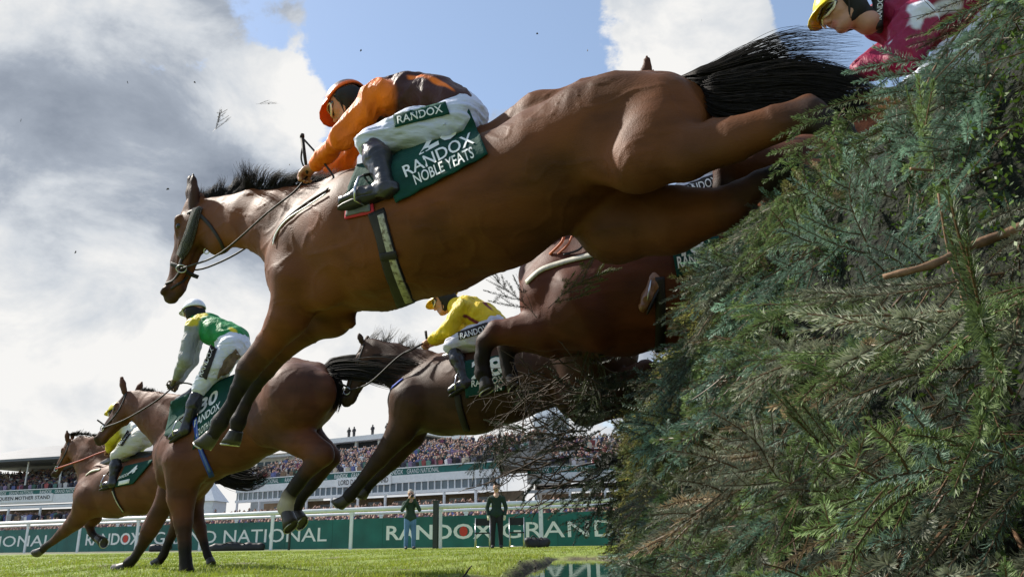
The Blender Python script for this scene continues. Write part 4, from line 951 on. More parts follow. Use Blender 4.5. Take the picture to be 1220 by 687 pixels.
def tail_hair(name, r, pts, w0, n, rad, lat=0.0, fr=None, seed=3, spreadpx=None, m=None, tail_t=.65):
    "a flowing tail: centre line px points (px,py,half width px); each hair follows its own offset line"
    rng = np.random.default_rng(seed); C = catmull([(p[0], p[1], p[2]) for p in pts], 5); k = len(C); W = [fr.w(c[0], c[1], lat) for c in C]; P = np.zeros((n, k, 3)); ends = np.zeros(n)
    for i in range(n):
        lk = rng.integers(0, 16); base = math.sin(lk * 12.9898) ; v = np.clip(base * .8 + rng.normal(0, .2), -1.15, 1.15); d = rng.normal(0, .5); e = rng.uniform(tail_t, 1.0); ph = lk * 1.7 + rng.normal(0, .25); am = rng.uniform(.02, .16)
        for q in range(k):
            t = q / (k - 1) * e; f = t * (k - 1); a = min(int(f), k - 2); g = f - a
            c = C[a] * (1 - g) + C[a + 1] * g; w_ = W[a] * (1 - g) + W[a + 1] * g; tn = C[a + 1][:2] - C[a][:2]; tn /= np.linalg.norm(tn) + 1e-9; nx, ny = -tn[1], tn[0]; off = c[2] * (v * (1 if t > .12 else .5 + t * 4) + am * math.sin(t * 9 + ph))
            px, py = c[0] + nx * off, c[1] + ny * off; P[i, q] = fr.w(px, py, lat + d * .05 * (1 if t > .1 else t * 10))
    rr = rad * np.concatenate([np.linspace(.8, 1, k // 2), np.linspace(1, .2, k - k // 2)])[None] * rng.uniform(.6, 1.3, (n, 1)); V, Fq = strands(P, rr)
    return mesh(name, V, Fq, m or M['hair'], r, True)
def finish(r, s, h, name='body', m=None):
    V, Fq = s.mesh(h); C = s.colour(V); V = folds(V, Fq, .0034, 5.5, 3, (1, 1, .6)); Nv = vnormals(V, Fq); vn = np.clip(1 - np.abs(vnoise(V * 8 + 1.5 * np.stack([vnoise(V * 5, 31), vnoise(V * 5, 32), vnoise(V * 5, 33)], 1), 34) * 2 - 1) * 9, 0, 1); V = V + Nv * ((vnoise(V * 4.5, 9) - .5) * .012 + vn * .0035)[:, None]; W = s.fr.wor(V)
    n1 = vnoise(W * np.array([3.5, 3.5, 5]), 21)[:, None]; n2 = vnoise(W * 11, 22)[:, None]; C = C * (.62 + .55 * n1 + .28 * n2) * (1 + np.array([[.12, .0, -.12]]) * (n1 - .5) * 2); o = mesh(name, W, Fq, m or M['coat'], r, True, np.clip(C, 0, 1)); return W, Fq, o
def col_at(V): return V
def line(r, name, pts, rad, m, n=6, sm=6):
    Q = catmull(pts, sm); mb = MB(); mb.tube(list(Q), rad, n); return mb.build(name, m, r, True)
def ring(r, name, c, nrm, R_r, rad, m, n=18, squash=1.0):
    x = unit(np.cross(nrm, [0.1, .2, 1])); y = np.cross(nrm, x); P = [c + x * R_r * math.cos(a) + y * R_r * squash * math.sin(a) for a in np.linspace(0, 2 * math.pi, n + 1)]; mb = MB(); mb.tube(P, rad, 6, cap=False); return mb.build(name, m, r, True)

# ====================================================== the big leaping bay
FA = Frame((0.73, 3.05), (-1.22, 4.12))
def horse_a():
    fr = FA; o = fr.w(600, 250); r = root('horse', [o[0], o[1], o[2] - .6], 'biggest bay horse, in mid leap carrying the orange and brown jockey', 'horse', 'racing horses')
    s = Sdf(fr); c = BAY
    # trunk
    s.chain([(392, 300, 70), (450, 283, 84), (520, 262, 86), (590, 241, 79), (655, 202, 72), (705, 170, 66), (755, 152, 60), (800, 140, 48)], .08, .90, c)
    s.chain([(372, 255, 34), (410, 232, 26), (470, 214, 24), (560, 180, 22), (640, 136, 24), (700, 118, 22), (790, 108, 20)], .08, .55, c)   # spine
    # neck
    s.chain([(250, 262, 25), (288, 263, 29), (328, 268, 37), (368, 284, 55)], .07, .52, c)
    s.chain([(246, 248, 9), (300, 238, 10), (350, 236, 12), (400, 232, 18)], .05, .6, c)
    s.chain([(340, 300, 20), (362, 328, 34), (390, 335, 38)], .10, 1.1, c)          # breast
    # shoulder and haunch muscles (both sides)
    for sd in (1, -1):
        s.chain([(402, 244, 20, .10 * sd), (375, 290, 30, .15 * sd), (350, 318, 28, .16 * sd)], .09, .5, c)
        s.chain([(352, 320, 25, .15 * sd), (385, 340, 30, .16 * sd)], .08, .55, c)
        s.chain([(400, 270, 34, .13 * sd), (440, 310, 36, .16 * sd)], .06, .5, c)
        s.chain([(730, 118, 24, .13 * sd), (785, 132, 32, .14 * sd), (812, 150, 28, .13 * sd)], .11, .65, c); s.chain([(676, 128, 12, .16 * sd), (690, 134, 13, .17 * sd)], .06, .6, c)
        s.chain([(700, 135, 24, .14 * sd), (726, 178, 28, .15 * sd), (752, 200, 26, .17 * sd)], .13, .55, c)
    s.chain([(560, 240, 60, .12), (470, 285, 62, .12)], .08, .8, c)
    # near hind leg, thrown out behind
    leg(s, [(782, 164, 40), (768, 188, 36), (816, 182, 33), (872, 166, 27), (925, 147, 23), (966, 136, 20), (1000, 158, 15), (1040, 205, 11), (1078, 250, 11), (1094, 272, 13), (1104, 292, 10)], .19, c, 5, .03, .72)
    s.chain([(850, 152, 14, .17), (905, 150, 9, .17), (962, 120, 10, .18)], .03, .7, c)      # tendon above the hock
    # far hind leg
    leg(s, [(700, 215, 52), (735, 268, 44), (800, 262, 40), (862, 249, 26), (905, 219, 17), (940, 205, 17), (985, 225, 12), (1040, 275, 10), (1054, 296, 12)], -.17, mixc(c, BLK, .15), 4, .03, .75)
    # forelegs
    W1 = leg(s, [(358, 335, 40), (344, 376, 22), (320, 410, 16), (297, 438, 14.5), (284, 464, 9.5), (272, 487, 8.5), (262, 503, 11), (255, 516, 8.5)], .15, mixc(c, BLK, .1), 3, .03, .85)
    W2 = leg(s, [(385, 350, 38), (398, 380, 19), (364, 394, 17), (335, 418, 13), (316, 438, 12.5), (302, 463, 8.5), (291, 486, 8), (284, 502, 10), (281, 513, 8)], -.10, mixc(c, BLK, .15), 4, .03, .85)
    s.chain([(412, 375, 12, -.10), (416, 384, 8, -.10)], .02, .8, c)
    hd = head(s, (226, 238), (193, 358), c, 0, 1)
    s.chain([(252, 268, 26), (262, 282, 22)], .05, .6, c)
    for lat in (.055, -.05): ear(s, (231 - 2 * (lat < 0), 246), (230 - 4 * (lat < 0), 206), lat, 15, mixc(c, BLK, .75))
    W, Fq, body = finish(r, s, .0115); sk = Skin(W, Fq); eyes(r, hd)
    # mane blown up from the crest, forelock
    rts = [fr.w(x, y) for x, y in ((240, 240), (262, 234), (290, 230), (320, 227), (352, 224), (380, 224))]
    up = np.array([0, 0, 1.0]); bk = -fr.u
    hair('mane', r, rts, [up * .8 + bk * .5] * 3 + [up * .7 + bk * .8] * 3, [.09, .15, .21, .17, .22, .18], 1700, .0016, .7, clump=30, grav=(0, 0, -.2), spread=.22, seed=2)
    hair('forelock', r, [fr.w(232, 240, .02), fr.w(238, 240, -.02)], [up * .5 + bk * .4 + fr.n * .2, up * .6 + bk * .7], .09, 220, .0014, .5, clump=8, spread=.3, seed=4)
    tail_hair('tail', r, [(826, 108, 14), (865, 112, 25), (910, 110, 30), (960, 108, 32), (1010, 114, 28), (1050, 128, 16)], 0, 3000, .0015, .0, fr, 5, tail_t=.45)
    tail_hair('tail', r, [(812, 94, 5), (850, 88, 12), (895, 76, 20), (940, 68, 28), (985, 66, 30), (1030, 66, 26)], 0, 480, .0013, .0, fr, 8, tail_t=.35)
    # hooves
    hoof(r, fr, (253, 518), (242, 534), 11, .15); hoof(r, fr, (281, 514), (276, 531), 11, -.10)
    hoof(r, fr, (1104, 292), (1112, 310), 11, .19); hoof(r, fr, (1054, 298), (1062, 314), 11, -.17)
    # bridle
    st = lambda nm, pts, w_, m='strap', off=.003, th=.004: strap(nm, sk, pts, w_, M[m], r, off, th)
    b = root_part('bridle', r)
    stb = lambda pts, w_, m='strap', off=.003, th=.004: strap('strap', sk, pts, w_, M[m], b, off, th)
    stb([(236, 250), (229, 275), (220, 300), (213, 320)], 6); stb([(234, 252), (250, 268), (262, 286), (268, 300)], 4.5)       # cheekpiece, throatlash
    stb([(224, 254), (234, 250)], 6); stb([(204, 314), (214, 318), (226, 326), (236, 330)], 5)                                    # browband, noseband
    mesh_sheepskin = strap('cheek_roll', sk, [(237, 250), (233, 262), (229, 276), (223, 292), (217, 306)], 15, mat('black_fleece', (.015, .014, .015), .95, bump=1, bscale=160, bdist=.02, sheen=.5), b, .004, .022)
    stb([(198, 338), (207, 334), (216, 322)], 3.5); stb([(204, 344), (216, 336), (224, 330)], 3)
    p, n_ = sk.hit(217, 320, .012); ring(b, 'bit_ring', p, n_, .030, .0035, M['steel'], 20, .75); p2, n2 = sk.hit(246, 299, .012); ring(b, 'bit_ring', p2, n2, .016, .0035, M['steel'])
    hand = FA.w(366, 210, .10)
    line(b, 'rein', [p, fr.w(262, 302, .13), fr.w(318, 254, .16), fr.w(350, 229, .14), hand], .0055, M['strap']); line(b, 'rein', [fr.w(215, 322, -.08), fr.w(248, 318, -.12), fr.w(300, 290, -.16), fr.w(352, 236, -.12), hand + fr.n * -.15], .006, M['strap'])
    strap('breastplate', sk, [(392, 226), (372, 238), (350, 254), (334, 270), (326, 288)], 4.5, M['strap'], r, .004, .005); strap('breastplate', sk, [(390, 232), (366, 248), (344, 262), (331, 278), (327, 292)], 2, M['white_letter'], r, .008, .004)
    # girth
    g = strap('girth', sk, [(449, 252), (458, 285), (468, 322), (484, 362)], 24, M['strap'], r, .004, .006); strap('girth_web', sk, [(455, 256), (463, 288), (473, 322), (487, 358)], 10, M['cream_web'], g, .011, .003)
    strap('girth_buckle', sk, [(455, 306), (475, 302)], 10, M['strap'], g, .016, .005)
    # saddle, pads and number cloth
    drape('saddle_pad', sk, [(412, 262), (447, 254), (444, 226), (414, 236)], M['red_pad'], r, .004, .008, 10, 8); drape('pad_face', sk, [(414, 259), (444, 252), (442, 229), (416, 238)], mat('grey_pad', (.14, .15, .17), .8, bump=.5, bscale=90), r, .014, .004, 10, 8)
    drape('saddle_flap', sk, [(414, 236), (452, 240), (462, 196), (428, 200)], M['cloth'], r, .016, .008, 12, 12)
    S2 = Sdf(fr); S2.p = list(s.p); S2.chain([(440, 208, 24), (480, 186, 30), (530, 160, 34), (568, 150, 26)], .03, 1.2, c); V2, F2 = S2.mesh(.016); sk = Skin(fr.wor(V2), F2)
    S3 = Sdf(fr); S3.chain([(432, 214, 14), (470, 198, 20), (520, 176, 22), (556, 158, 16)], .03, 1.35, (0, 0, 0)); V3, F3 = S3.mesh(.012); mesh('saddle', fr.wor(V3), F3, M['black_leather'], r, True)
    q = [(474, 243), (583, 186), (559, 132), (456, 192)]; cl, ck = drape('saddle_cloth', sk, q, M['cloth'], r, .012, .006, 30, 18, .0045)
    text_skin('lettering', 'NOBLE YEATS', ck, [(496, 221), (566, 188), (562, 175), (492, 209)], M['white_letter'], cl, .004, .012); text_skin('lettering', 'RANDOX', ck, [(484, 212), (566, 171), (561, 158), (479, 199)], M['white_letter'], cl, .004, .010)
    text_skin('lettering', '20', ck, [(500, 186), (549, 160), (543, 134), (495, 160)], M['white_letter'], cl, .004, .02)
    return r, sk
def root_part(name, parent):
    o = bpy.data.objects.new(name, None); COL.objects.link(o); o.parent = parent; o.empty_display_size = .05; return o
M['cream_web'] = mat('cream_webbing', (.42, .40, .33), .7, var=.3, vscale=40, dirt=((.12, .09, .06), 30, .5))
# ------------------------------------------------------------------ jockeys
M['skin'] = mat('skin', attr='col', rough=.55, var=.08, vscale=30, bump=.15, bscale=120)
def silk(name, rough=.55): return mat(name, attr='col', rough=rough, var=.14, vscale=10, bump=.8, bscale=17, bdist=.03, stretch=(1, 1, .5), spec=.3)
M['silk'] = silk('racing_silk'); M['breech'] = mat('white_breeches', attr='col', rough=.62, var=.08, vscale=8, bump=.7, bscale=13, bdist=.03, stretch=(.5, 1, 1.6))
M['boot'] = mat('black_boot', attr='col', rough=.30, var=.25, vscale=14, bump=.45, bscale=16, bdist=.02, spec=.6)
M['cap'] = mat('cap_silk', attr='col', rough=.38, var=.1, vscale=14, bump=.3, bscale=18, bdist=.02); M['lens'] = mat('goggle_lens', (.02, .018, .02), .08, spec=.9, coat=1, var=.05)
SKIN = (.52, .27, .19)
def paint(C, W, items, fr):
    for a, b, r_, c in items:
        a = np.asarray(a); b = np.asarray(b); ba = b - a; h = np.clip(((W - a) @ ba) / (ba @ ba + 1e-9), 0, 1); d = np.linalg.norm(W - a - h[:, None] * ba, axis=1); t = np.clip((r_ - d) / .010 + .5, 0, 1)[:, None]; C = C * (1 - t) + np.array(c) * t
    return C
class J:
    def __init__(s, fr, label, base, group=None):
        s.fr = fr; s.r = root('person', base, label, 'jockey', 'jockeys'); s.body = Sdf(fr)
    def P(s, px, py, lat): return s.fr.w(px, py, lat)
    def layer(s, name, parts, h, m, paints=None, skin_shrink=.024, k=.03):
        "parts: list of (P0, P1, r0, r1, sq, colour)"
        S = Sdf(s.fr)
        for a, b, r0, r1, sq, c in parts:
            S.cap(a, b, r0, r1, k, sq, c); s.body.cap(a, b, max(r0 - skin_shrink, .021), max(r1 - skin_shrink, .021), .02, sq, SKIN)
        V, Fq = S.mesh(h); C = S.colour(V); a_, f_, st_ = {'jersey': (.0125, 8.5, (1, 1, .7)), 'breeches': (.0085, 12, (.55, 1, 1.4)), 'boot': (.004, 14, (1, 1, 1.4))}.get(name, (.003, 10, (1, 1, 1))); V = folds(V, Fq, a_, f_, len(s.r['label']), st_); W = s.fr.wor(V)
        if paints: C = paint(C, W, paints, s.fr)
        o = mesh(name, W, Fq, m, s.r, True, C); return o, Skin(W, Fq)
    def hand(s, wr, fw, dn, glove=None, side=1):
        "wr wrist point, fw direction of the forearm, dn direction the fingers curl to; closes round a rein"
        B = s.body; fw = unit(fw); dn = unit(np.asarray(dn) - fw * np.dot(dn, fw)); ac = unit(np.cross(fw, dn)); c = glove or SKIN
        B.cap(wr - fw * .05, wr, .026, .024, .012, 1, c)
        B.cap(wr, wr + fw * .055, .022, .021, .014, 1, c); B.cap(wr + fw * .02 + ac * .016, wr + fw * .070 + ac * .026, .017, .015, .01, 1, c); B.cap(wr + fw * .02 - ac * .016, wr + fw * .068 - ac * .024, .017, .014, .01, 1, c)
        for i, (o, l) in enumerate(((-.030, .8), (-.010, 1.0), (.011, 1.05), (.031, .92))):
            a = wr + fw * .075 + ac * o; b = a + fw * .022 * l + dn * .018 * l; d = b + dn * .026 * l - fw * .006; e = d - fw * .024 * l + dn * .004
            for p, q, r0, r1 in ((a, b, .0098, .0092), (b, d, .0090, .0084), (d, e, .0082, .0072)): B.cap(p, q, r0, r1, .004, 1, c)
        t0 = wr + fw * .025 + ac * .03 * side; t1 = t0 + fw * .03 + ac * .014 * side + dn * .02; t2 = t1 + fw * .022 + dn * .018 - ac * .012 * side
        B.cap(t0, t1, .013, .011, .008, 1, c); B.cap(t1, t2, .0105, .0085, .004, 1, c)
    def head(s, C, f, u, h, helmet, paints=None, goggles=True, strapc=(.02, .02, .02), detail=True, gog_on=True):
        "C centre of the skull, f facing, u up of the head"
        f = unit(f); u = unit(np.asarray(u) - f * np.dot(u, f)); l = np.cross(u, f); B = s.body; Q = lambda a, b, c=0: C + f * a + u * b + l * c
        B.cap(Q(-.02, .02), Q(.01, .03), .088, .085, .02, 1, SKIN); B.cap(Q(.035, -.02), Q(.045, -.075), .062, .040, .03, 1, SKIN)
        B.cap(Q(.072, -.092), Q(.070, -.090), .020, .020, .015, 1, SKIN)                                      # chin
        for q in (-1, 1):
            B.cap(Q(.0, -.06, .052 * q), Q(.055, -.088, .022 * q), .022, .020, .02, 1, SKIN); B.cap(Q(.062, -.025, .036 * q), Q(.05, -.03, .05 * q), .018, .016, .015, 1, SKIN)
            B.cap(Q(.082, .018, .032 * q), Q(.072, .016, .048 * q), .010, .010, .01, 1, SKIN); B.cap(Q(-.005, .0, .082 * q), Q(-.010, -.03, .080 * q), .014, .009, .006, 1, SKIN)
            B.cap(Q(.088, .0, .030 * q), Q(.088, .0, .032 * q), .012, .012, .008, 1, None, True)
        B.cap(Q(.088, .008), Q(.112, -.030), .009, .013, .010, 1, (.55, .26, .18)); B.cap(Q(.100, -.036, .010), Q(.100, -.036, -.010), .009, .009, .006, 1, SKIN)
        B.cap(Q(.090, -.058, .014), Q(.090, -.058, -.014), .0085, .0085, .005, 1, (.45, .16, .13)); B.cap(Q(.088, -.070, .012), Q(.088, -.070, -.012), .0085, .0085, .005, 1, (.45, .16, .13)); B.cap(Q(.100, -.064, .018), Q(.100, -.064, -.018), .003, .003, .004, 1, None, True)
        B.cap(Q(-.03, -.06), Q(-.06, -.13), .052, .058, .03, 1, SKIN)                                          # neck
        s.neck = Q(-.07, -.15)
        # helmet: shell with rim and peak
        S = Sdf(s.fr); 
        n = 28; V = []; rings = []; 
        for i, th in enumerate(np.linspace(0, 1.50, 13)):
            for j in range(n):
                ph = 2 * math.pi * j / n; cf, cl = math.cos(ph), math.sin(ph); rr = .116; V.append(Q(-.008 + rr * 1.10 * math.sin(th) * cf, .022 + rr * 1.0 * math.cos(th), rr * .93 * math.sin(th) * cl))
        m_ = 13
        for j in range(n):      # inner rim
            ph = 2 * math.pi * j / n; V.append(Q(-.008 + .100 * 1.1 * math.cos(ph), .022 + .116 * math.cos(1.50), .1 * .93 * math.sin(ph)))
        for j in range(n):
            ph = 2 * math.pi * j / n; V.append(Q(-.008 + .092 * 1.1 * math.cos(ph), .06, .09 * .93 * math.sin(ph)))
        Fc = [[i * n + j, i * n + (j + 1) % n, (i + 1) * n + (j + 1) % n, (i + 1) * n + j] for i in range(m_ + 1) for j in range(n)] + [list(range(2, n)) + [0, 1]][:0]
        W = np.array(V); Cc = np.zeros_like(W); loc = np.stack([(W - C) @ f, (W - C) @ u, (W - C) @ l], 1)
        for i in range(len(W)): Cc[i] = helmet(loc[i])
        Cc[(m_) * n:] = (.02, .02, .02); ho = mesh('helmet', W, Fc, M['cap'], s.r, True, Cc)
        # peak
        V = []; Fc = []; kx = 9
        for j in range(kx):
            a = R(-62 + 124 * j / (kx - 1)); e = math.cos(a * 1.3) ** .6 if abs(a * 1.3) < 1.57 else 0
            for t, dz in ((0, 0), (.5, .010), (1, .010)):
                rr = .110 + .062 * t * e; V.append(Q(-.008 + rr * 1.08 * math.cos(a), .046 - .018 * t + dz - .02 * t * t, rr * .93 * math.sin(a)))
        nb = len(V); V += [v - u * .005 for v in V]
        for j in range(kx - 1):
            for t in range(2):
                q = [j * 3 + t, (j + 1) * 3 + t, (j + 1) * 3 + t + 1, j * 3 + t + 1]; Fc.append(q); Fc.append([x + nb for x in q[::-1]])
            Fc.append([j * 3 + 2, (j + 1) * 3 + 2, (j + 1) * 3 + 2 + nb, j * 3 + 2 + nb])
        pc = np.tile(np.array(helmet(np.array([.2, 0, 0]))), (len(V), 1)); mesh('helmet_peak', V, Fc, M['cap'], ho, True, pc)
        if goggles:
            S.cap(Q(.080, .010, .034), Q(.080, .010, -.034), .027, .027, .01, 1, (1, 1, 1)); S.cap(Q(.075, .010, .052), Q(.055, .010, .068), .022, .016, .01, 1, (1, 1, 1)); S.cap(Q(.075, .010, -.052), Q(.055, .010, -.068), .022, .016, .01, 1, (1, 1, 1))
            V, Fq = S.mesh(.006); go = mesh('goggles', s.fr.wor(V), Fq, M['lens'], s.r, True)
            mb = MB()
            for q in (-1, 1):
                mb.tube([Q(.108, .030, .006 * q), Q(.106, .034, .035 * q), Q(.080, .028, .066 * q), Q(.062, .008, .080 * q)], .006, 6)
                mb.tube([Q(.110, -.004, .004 * q), Q(.106, -.018, .035 * q), Q(.078, -.014, .066 * q), Q(.062, .004, .080 * q)], .006, 6)
            mb.build('frame', mat_frame, go, True)
        S = Sdf(s.fr)
        for q in (-1, 1): S.cap(Q(-.015, .0, .062 * q), Q(-.03, -.05, .045 * q), .044, .040, .03, 1, (1, 1, 1)); S.cap(Q(-.03, -.05, .045 * q), Q(.02, -.085, .034 * q), .036, .022, .03, 1, (1, 1, 1))
        S.cap(Q(-.05, -.01, .03), Q(-.05, -.01, -.03), .06, .06, .03, 1, (1, 1, 1)); S.cap(Q(-.05, -.03), Q(-.065, -.10), .055, .055, .03, 1, (1, 1, 1)); V, Fq = S.mesh(max(h * 1.2, .009) if (h := .007) else .01); mesh('helmet_harness', s.fr.wor(V), Fq, M['black_harness'], s.r, True)
        mb = MB()
        for q in (-1, 1): mb.tube([Q(.02, .02, .088 * q), Q(.01, -.03, .085 * q), Q(.035, -.09, .045 * q), Q(.055, -.108, .0)], .0055, 6)
        mb.build('chin_strap', M['strap'], s.r, True)
        return Q
    def done(s, h):
        V, Fq = s.body.mesh(h); C = s.body.colour(V); return mesh('body', s.fr.wor(V), Fq, M['skin'], s.r, True, C)
M['black_harness'] = mat('black_harness', (.015, .015, .017), .8, var=.2, bump=.4, bscale=60)
mat_frame = mat('goggle_frame', (.85, .83, .72), .4, var=.05)
def stirrup(j, foot, dn, fwd, nrm, lead=None):
    mb = MB(); c = foot; P = [c - nrm * .055 + dn * .035, c + nrm * .055 + dn * .035, c + nrm * .06 - dn * .02, c + nrm * .035 - dn * .085, c - dn * .11, c - nrm * .035 - dn * .085, c - nrm * .06 - dn * .02, c - nrm * .055 + dn * .035]
    mb.tube(P, .006, 7); o = mb.build('stirrup', M['steel'], j, True)
    if lead is not None: mb = MB(); mb.tube([c - dn * .11, lead], .008, 6); mb.build('stirrup_leather', M['strap'], j, True)
def boots(j, K, A, T, r0=.058, h=.008, toe_dn=0, top=None, upper=(.014, .013, .015), extra=None):
    "K knee, A ankle, T toe for each side"
    res = None
    for k_, a, t in zip(K, A, T):
        parts = []
        sh = unit(a - k_); up0 = k_ + sh * .07; cf = k_ + (a - k_) * .38; back = -unit(t - a - sh * np.dot(t - a, sh))
        parts += [(up0, cf, r0 * .92, r0, 1, top or upper), (cf + back * .008, a - sh * .03, r0 * .98, .040, 1, upper), (a - sh * .03, a, .040, .040, 1, upper), (a + sh * .015 - unit(t - a) * .035, a + sh * .012, .036, .040, 1, upper), (a + sh * .012, a + (t - a) * .6, .038, .038, .95, upper), (a + (t - a) * .6, t, .036, .027, 1.15, upper)]
        o, sk = j.layer('boot', parts, h, M['boot'], extra, .018, .02); res = res or (o, sk)
        sh = unit(a - k_); f = unit(t - a - sh * 0); mb = MB(); n = unit(np.cross(f, sh)); dn = unit(np.cross(n, f)); dn = dn if np.dot(dn, sh) > 0 else -dn; c = (a + t) / 2 + dn * .036 - f * .01; L_ = np.linalg.norm(t - a) + .085
        V = []
        for z in (0, .009):
            for q in range(16): an = 2 * math.pi * q / 16; V.append(c + dn * z + f * math.cos(an) * L_ / 2 + n * math.sin(an) * (.037 if math.cos(an) > 0 else .030))
        mb.add(V, [list(range(16))[::-1], list(range(16, 32))] + [[q, (q + 1) % 16, 16 + (q + 1) % 16, 16 + q] for q in range(16)]); mb.build('boot_sole', M['black_rubber'], o, True)
    return res
def limb(j, pts, cols, sq=1.0):
    "pts (P, r); successive capsules"
    return [(pts[i][0], pts[i + 1][0], pts[i][1], pts[i + 1][1], sq, cols if not isinstance(cols, list) else cols[i]) for i in range(len(pts) - 1)]

def jockey_a():
    fr = FA; j = J(fr, 'jockey in orange sleeves and brown silks crouched over the number 20 saddle cloth', fr.w(500, 220)); P = j.P; OR, BR = (.88, .19, .008), (.055, .018, .016)
    H = P(414, 124, .02); f = unit(fr.u * .80 + np.array([0, 0, -.60]) + fr.n * .12); Q = j.head(H, f, unit(fr.u * .55 + np.array([0, 0, .83])), .006, lambda p: BR if p[0] < .035 and p[1] > .045 else (.80, .14, .012))
    neck = P(437, 122, 0)
    spine = [(P(441, 125, 0), .075), (P(462, 122, 0), .125), (P(492, 122, 0), .135), (P(524, 124, 0), .125), (P(545, 132, 0), .120)]
    parts = limb(j, spine, BR, 1.22)
    shN, shF = P(448, 118, .17), P(448, 124, -.17); elN, elF = P(407, 165, .22), P(412, 190, -.24); wrN, wrF = P(372, 199, .13), P(384, 207, -.13)
    for a, b, c in ((shN, elN, wrN), (shF, elF, wrF)):
        parts += [(a + fr.u * -.03, a, .085, .072, 1, OR), (a, b, .070, .052, 1, OR), (b, b + (c - b) * .85, .052, .036, 1, OR)]
    j.layer('jersey', parts, .0075, M['silk'], [(P(466, 98, .12), P(500, 92, .13), .018, OR), (P(500, 92, .13), P(530, 100, .14), .018, OR), (P(530, 100, .14), P(552, 110, .12), .013, OR), (P(448, 108, .12), P(443, 138, .2), .035, OR)])
    for w_, e in ((wrN, elN), (wrF, elF)): j.hand(w_, w_ - e, fr.u * -.2 + np.array([0, 0, -1]), None, 1 if w_ is wrN else -1)
    WH = (.56, .60, .76); hN, hF = P(546, 141, .10), P(546, 145, -.10); kN, kF = P(442, 168, .29), P(452, 176, -.27)
    parts = [(P(546, 134, 0), P(556, 139, 0), .112, .100, 1.2, WH)]
    for h_, k_ in ((hN, kN), (hF, kF)): parts += [(h_, h_ + (k_ - h_) * .5, .092, .082, 1, WH), (h_ + (k_ - h_) * .5, k_, .094, .064, 1, WH), (k_, k_ + np.array([0, 0, -.03]), .060, .052, 1, WH)]
    o, sk = j.layer('breeches', parts, .0075, M['breech'], None, .024, .05)
    bd, bk = drape('thigh_band', sk, [(471, 152), (536, 136), (531, 122), (469, 138)], M['cloth'], o, .004, .003, 16, 8, 0, 2); text_skin('lettering', 'RANDOX', bk, [(474, 148), (528, 134), (526, 125), (473, 139)], M['white_letter'], bd, .003, .012)
    aN, aF = P(460, 224, .36), P(466, 224, -.30); tN, tF = P(410, 239, .38), P(424, 241, -.30)
    boots(j, (kN, kF), (aN, aF), (tN, tF), .064, .0075, extra=[(P(447, 175, .30), P(449, 186, .30), .085, (.045, .022, .03))])
    dn = np.array([0, 0, -1.0]); stirrup(j.r, aN + (tN - aN) * .55 + dn * .01, dn, fr.u, fr.n, P(452, 205, .26))
    j.done(.0075)
    w = root('whip', P(366, 204, .13), 'short black whip held in the near hand of the orange jockey', 'whip'); mb = MB(); mb.tube([P(366, 206, .14), P(360, 164, .17)], [.007, .011], 8); mb.tube([P(360, 164, .17), P(360, 160, .17)], [.013, .012], 8); mb.build('handle', M['strap'], w, True)
    mb = MB(); mb.tube(list(catmull([P(361, 165, .17), P(378, 184, .17), P(394, 205, .16), P(397, 213, .16), P(388, 221, .16)], 6)), .0055, 6); mb.tube(list(catmull([P(361, 172, .16), P(359, 190, .15), P(366, 207, .14)], 6)), .005, 6); mb.build('lash', M['strap'], w, True)
# ------------------------------------------------------------------ the other runners
def horse(fr, label, base, trunk, spine, neck, crest, hd_pts, ears_, legs, c, h, muscles=(), breast=None, mane=None, tail=None, sqt=.84, earw=10, lat0=0.0, kk=.07):
    """legs: list of (pts, lat, black_from, hoof (top, toe, rad) or None, sock)"""
    b = fr.w(*base); r = root('horse', [b[0], b[1], b[2] - .9], label, 'horse', 'racing horses'); s = Sdf(fr)
    s.chain(trunk, kk, sqt, c)
    if spine: s.chain(spine, kk, .55, c)
    s.chain(neck, kk, .52, c)
    if crest: s.chain(crest, .04, .55, c)
    if breast: s.chain(breast, kk, 1.1, c)
    for m_ in muscles:
        for sd in (1, -1): s.chain([(x, y, q, l * sd) for x, y, q, l in m_], .07, .6, c)
    for pts, lat, bf, hf, sock in legs: leg(s, pts, lat, mixc(c, BLK, .08 if lat > 0 else .18), bf, .025, .8, sock)
    hd = None
    if hd_pts: hd = head(s, hd_pts[0], hd_pts[1], c, lat0, 1)
    for (bp, tp, lat) in ears_: ear(s, bp, tp, lat, earw, mixc(c, BLK, .3))
    W, Fq, body = finish(r, s, h); sk = Skin(W, Fq)
    if hd: eyes(r, hd)
    for pts, lat, bf, hf, sock in legs:
        if hf: hoof(r, fr, hf[0], hf[1], hf[2], lat, shoe=True)
    return r, s, sk, hd
def bridle(r, fr, sk, poll, cheek, ring1, nose0, nose1, w, lat=.08, hand=None, hand2=None, reinc=None, mid=None):
    b = root_part('bridle', r); S = lambda pts, ww: strap('strap', sk, pts, ww, M['strap'], b, .003, .004)
    S([poll, cheek, ring1], w); S([nose0, nose1], w * .8); S([poll, ((poll[0] + cheek[0]) / 2 - w * 1.6, (poll[1] + cheek[1]) / 2)], w * .8)
    p, n_ = sk.hit(*ring1, .012); ring(b, 'bit_ring', p, n_, .032, .0045, M['steel'])
    if hand is not None:
        pts = [p] + ([fr.w(*q) for q in mid] if mid else []) + [hand]; line(b, 'rein', pts, .008, reinc or M['strap'])
    return b

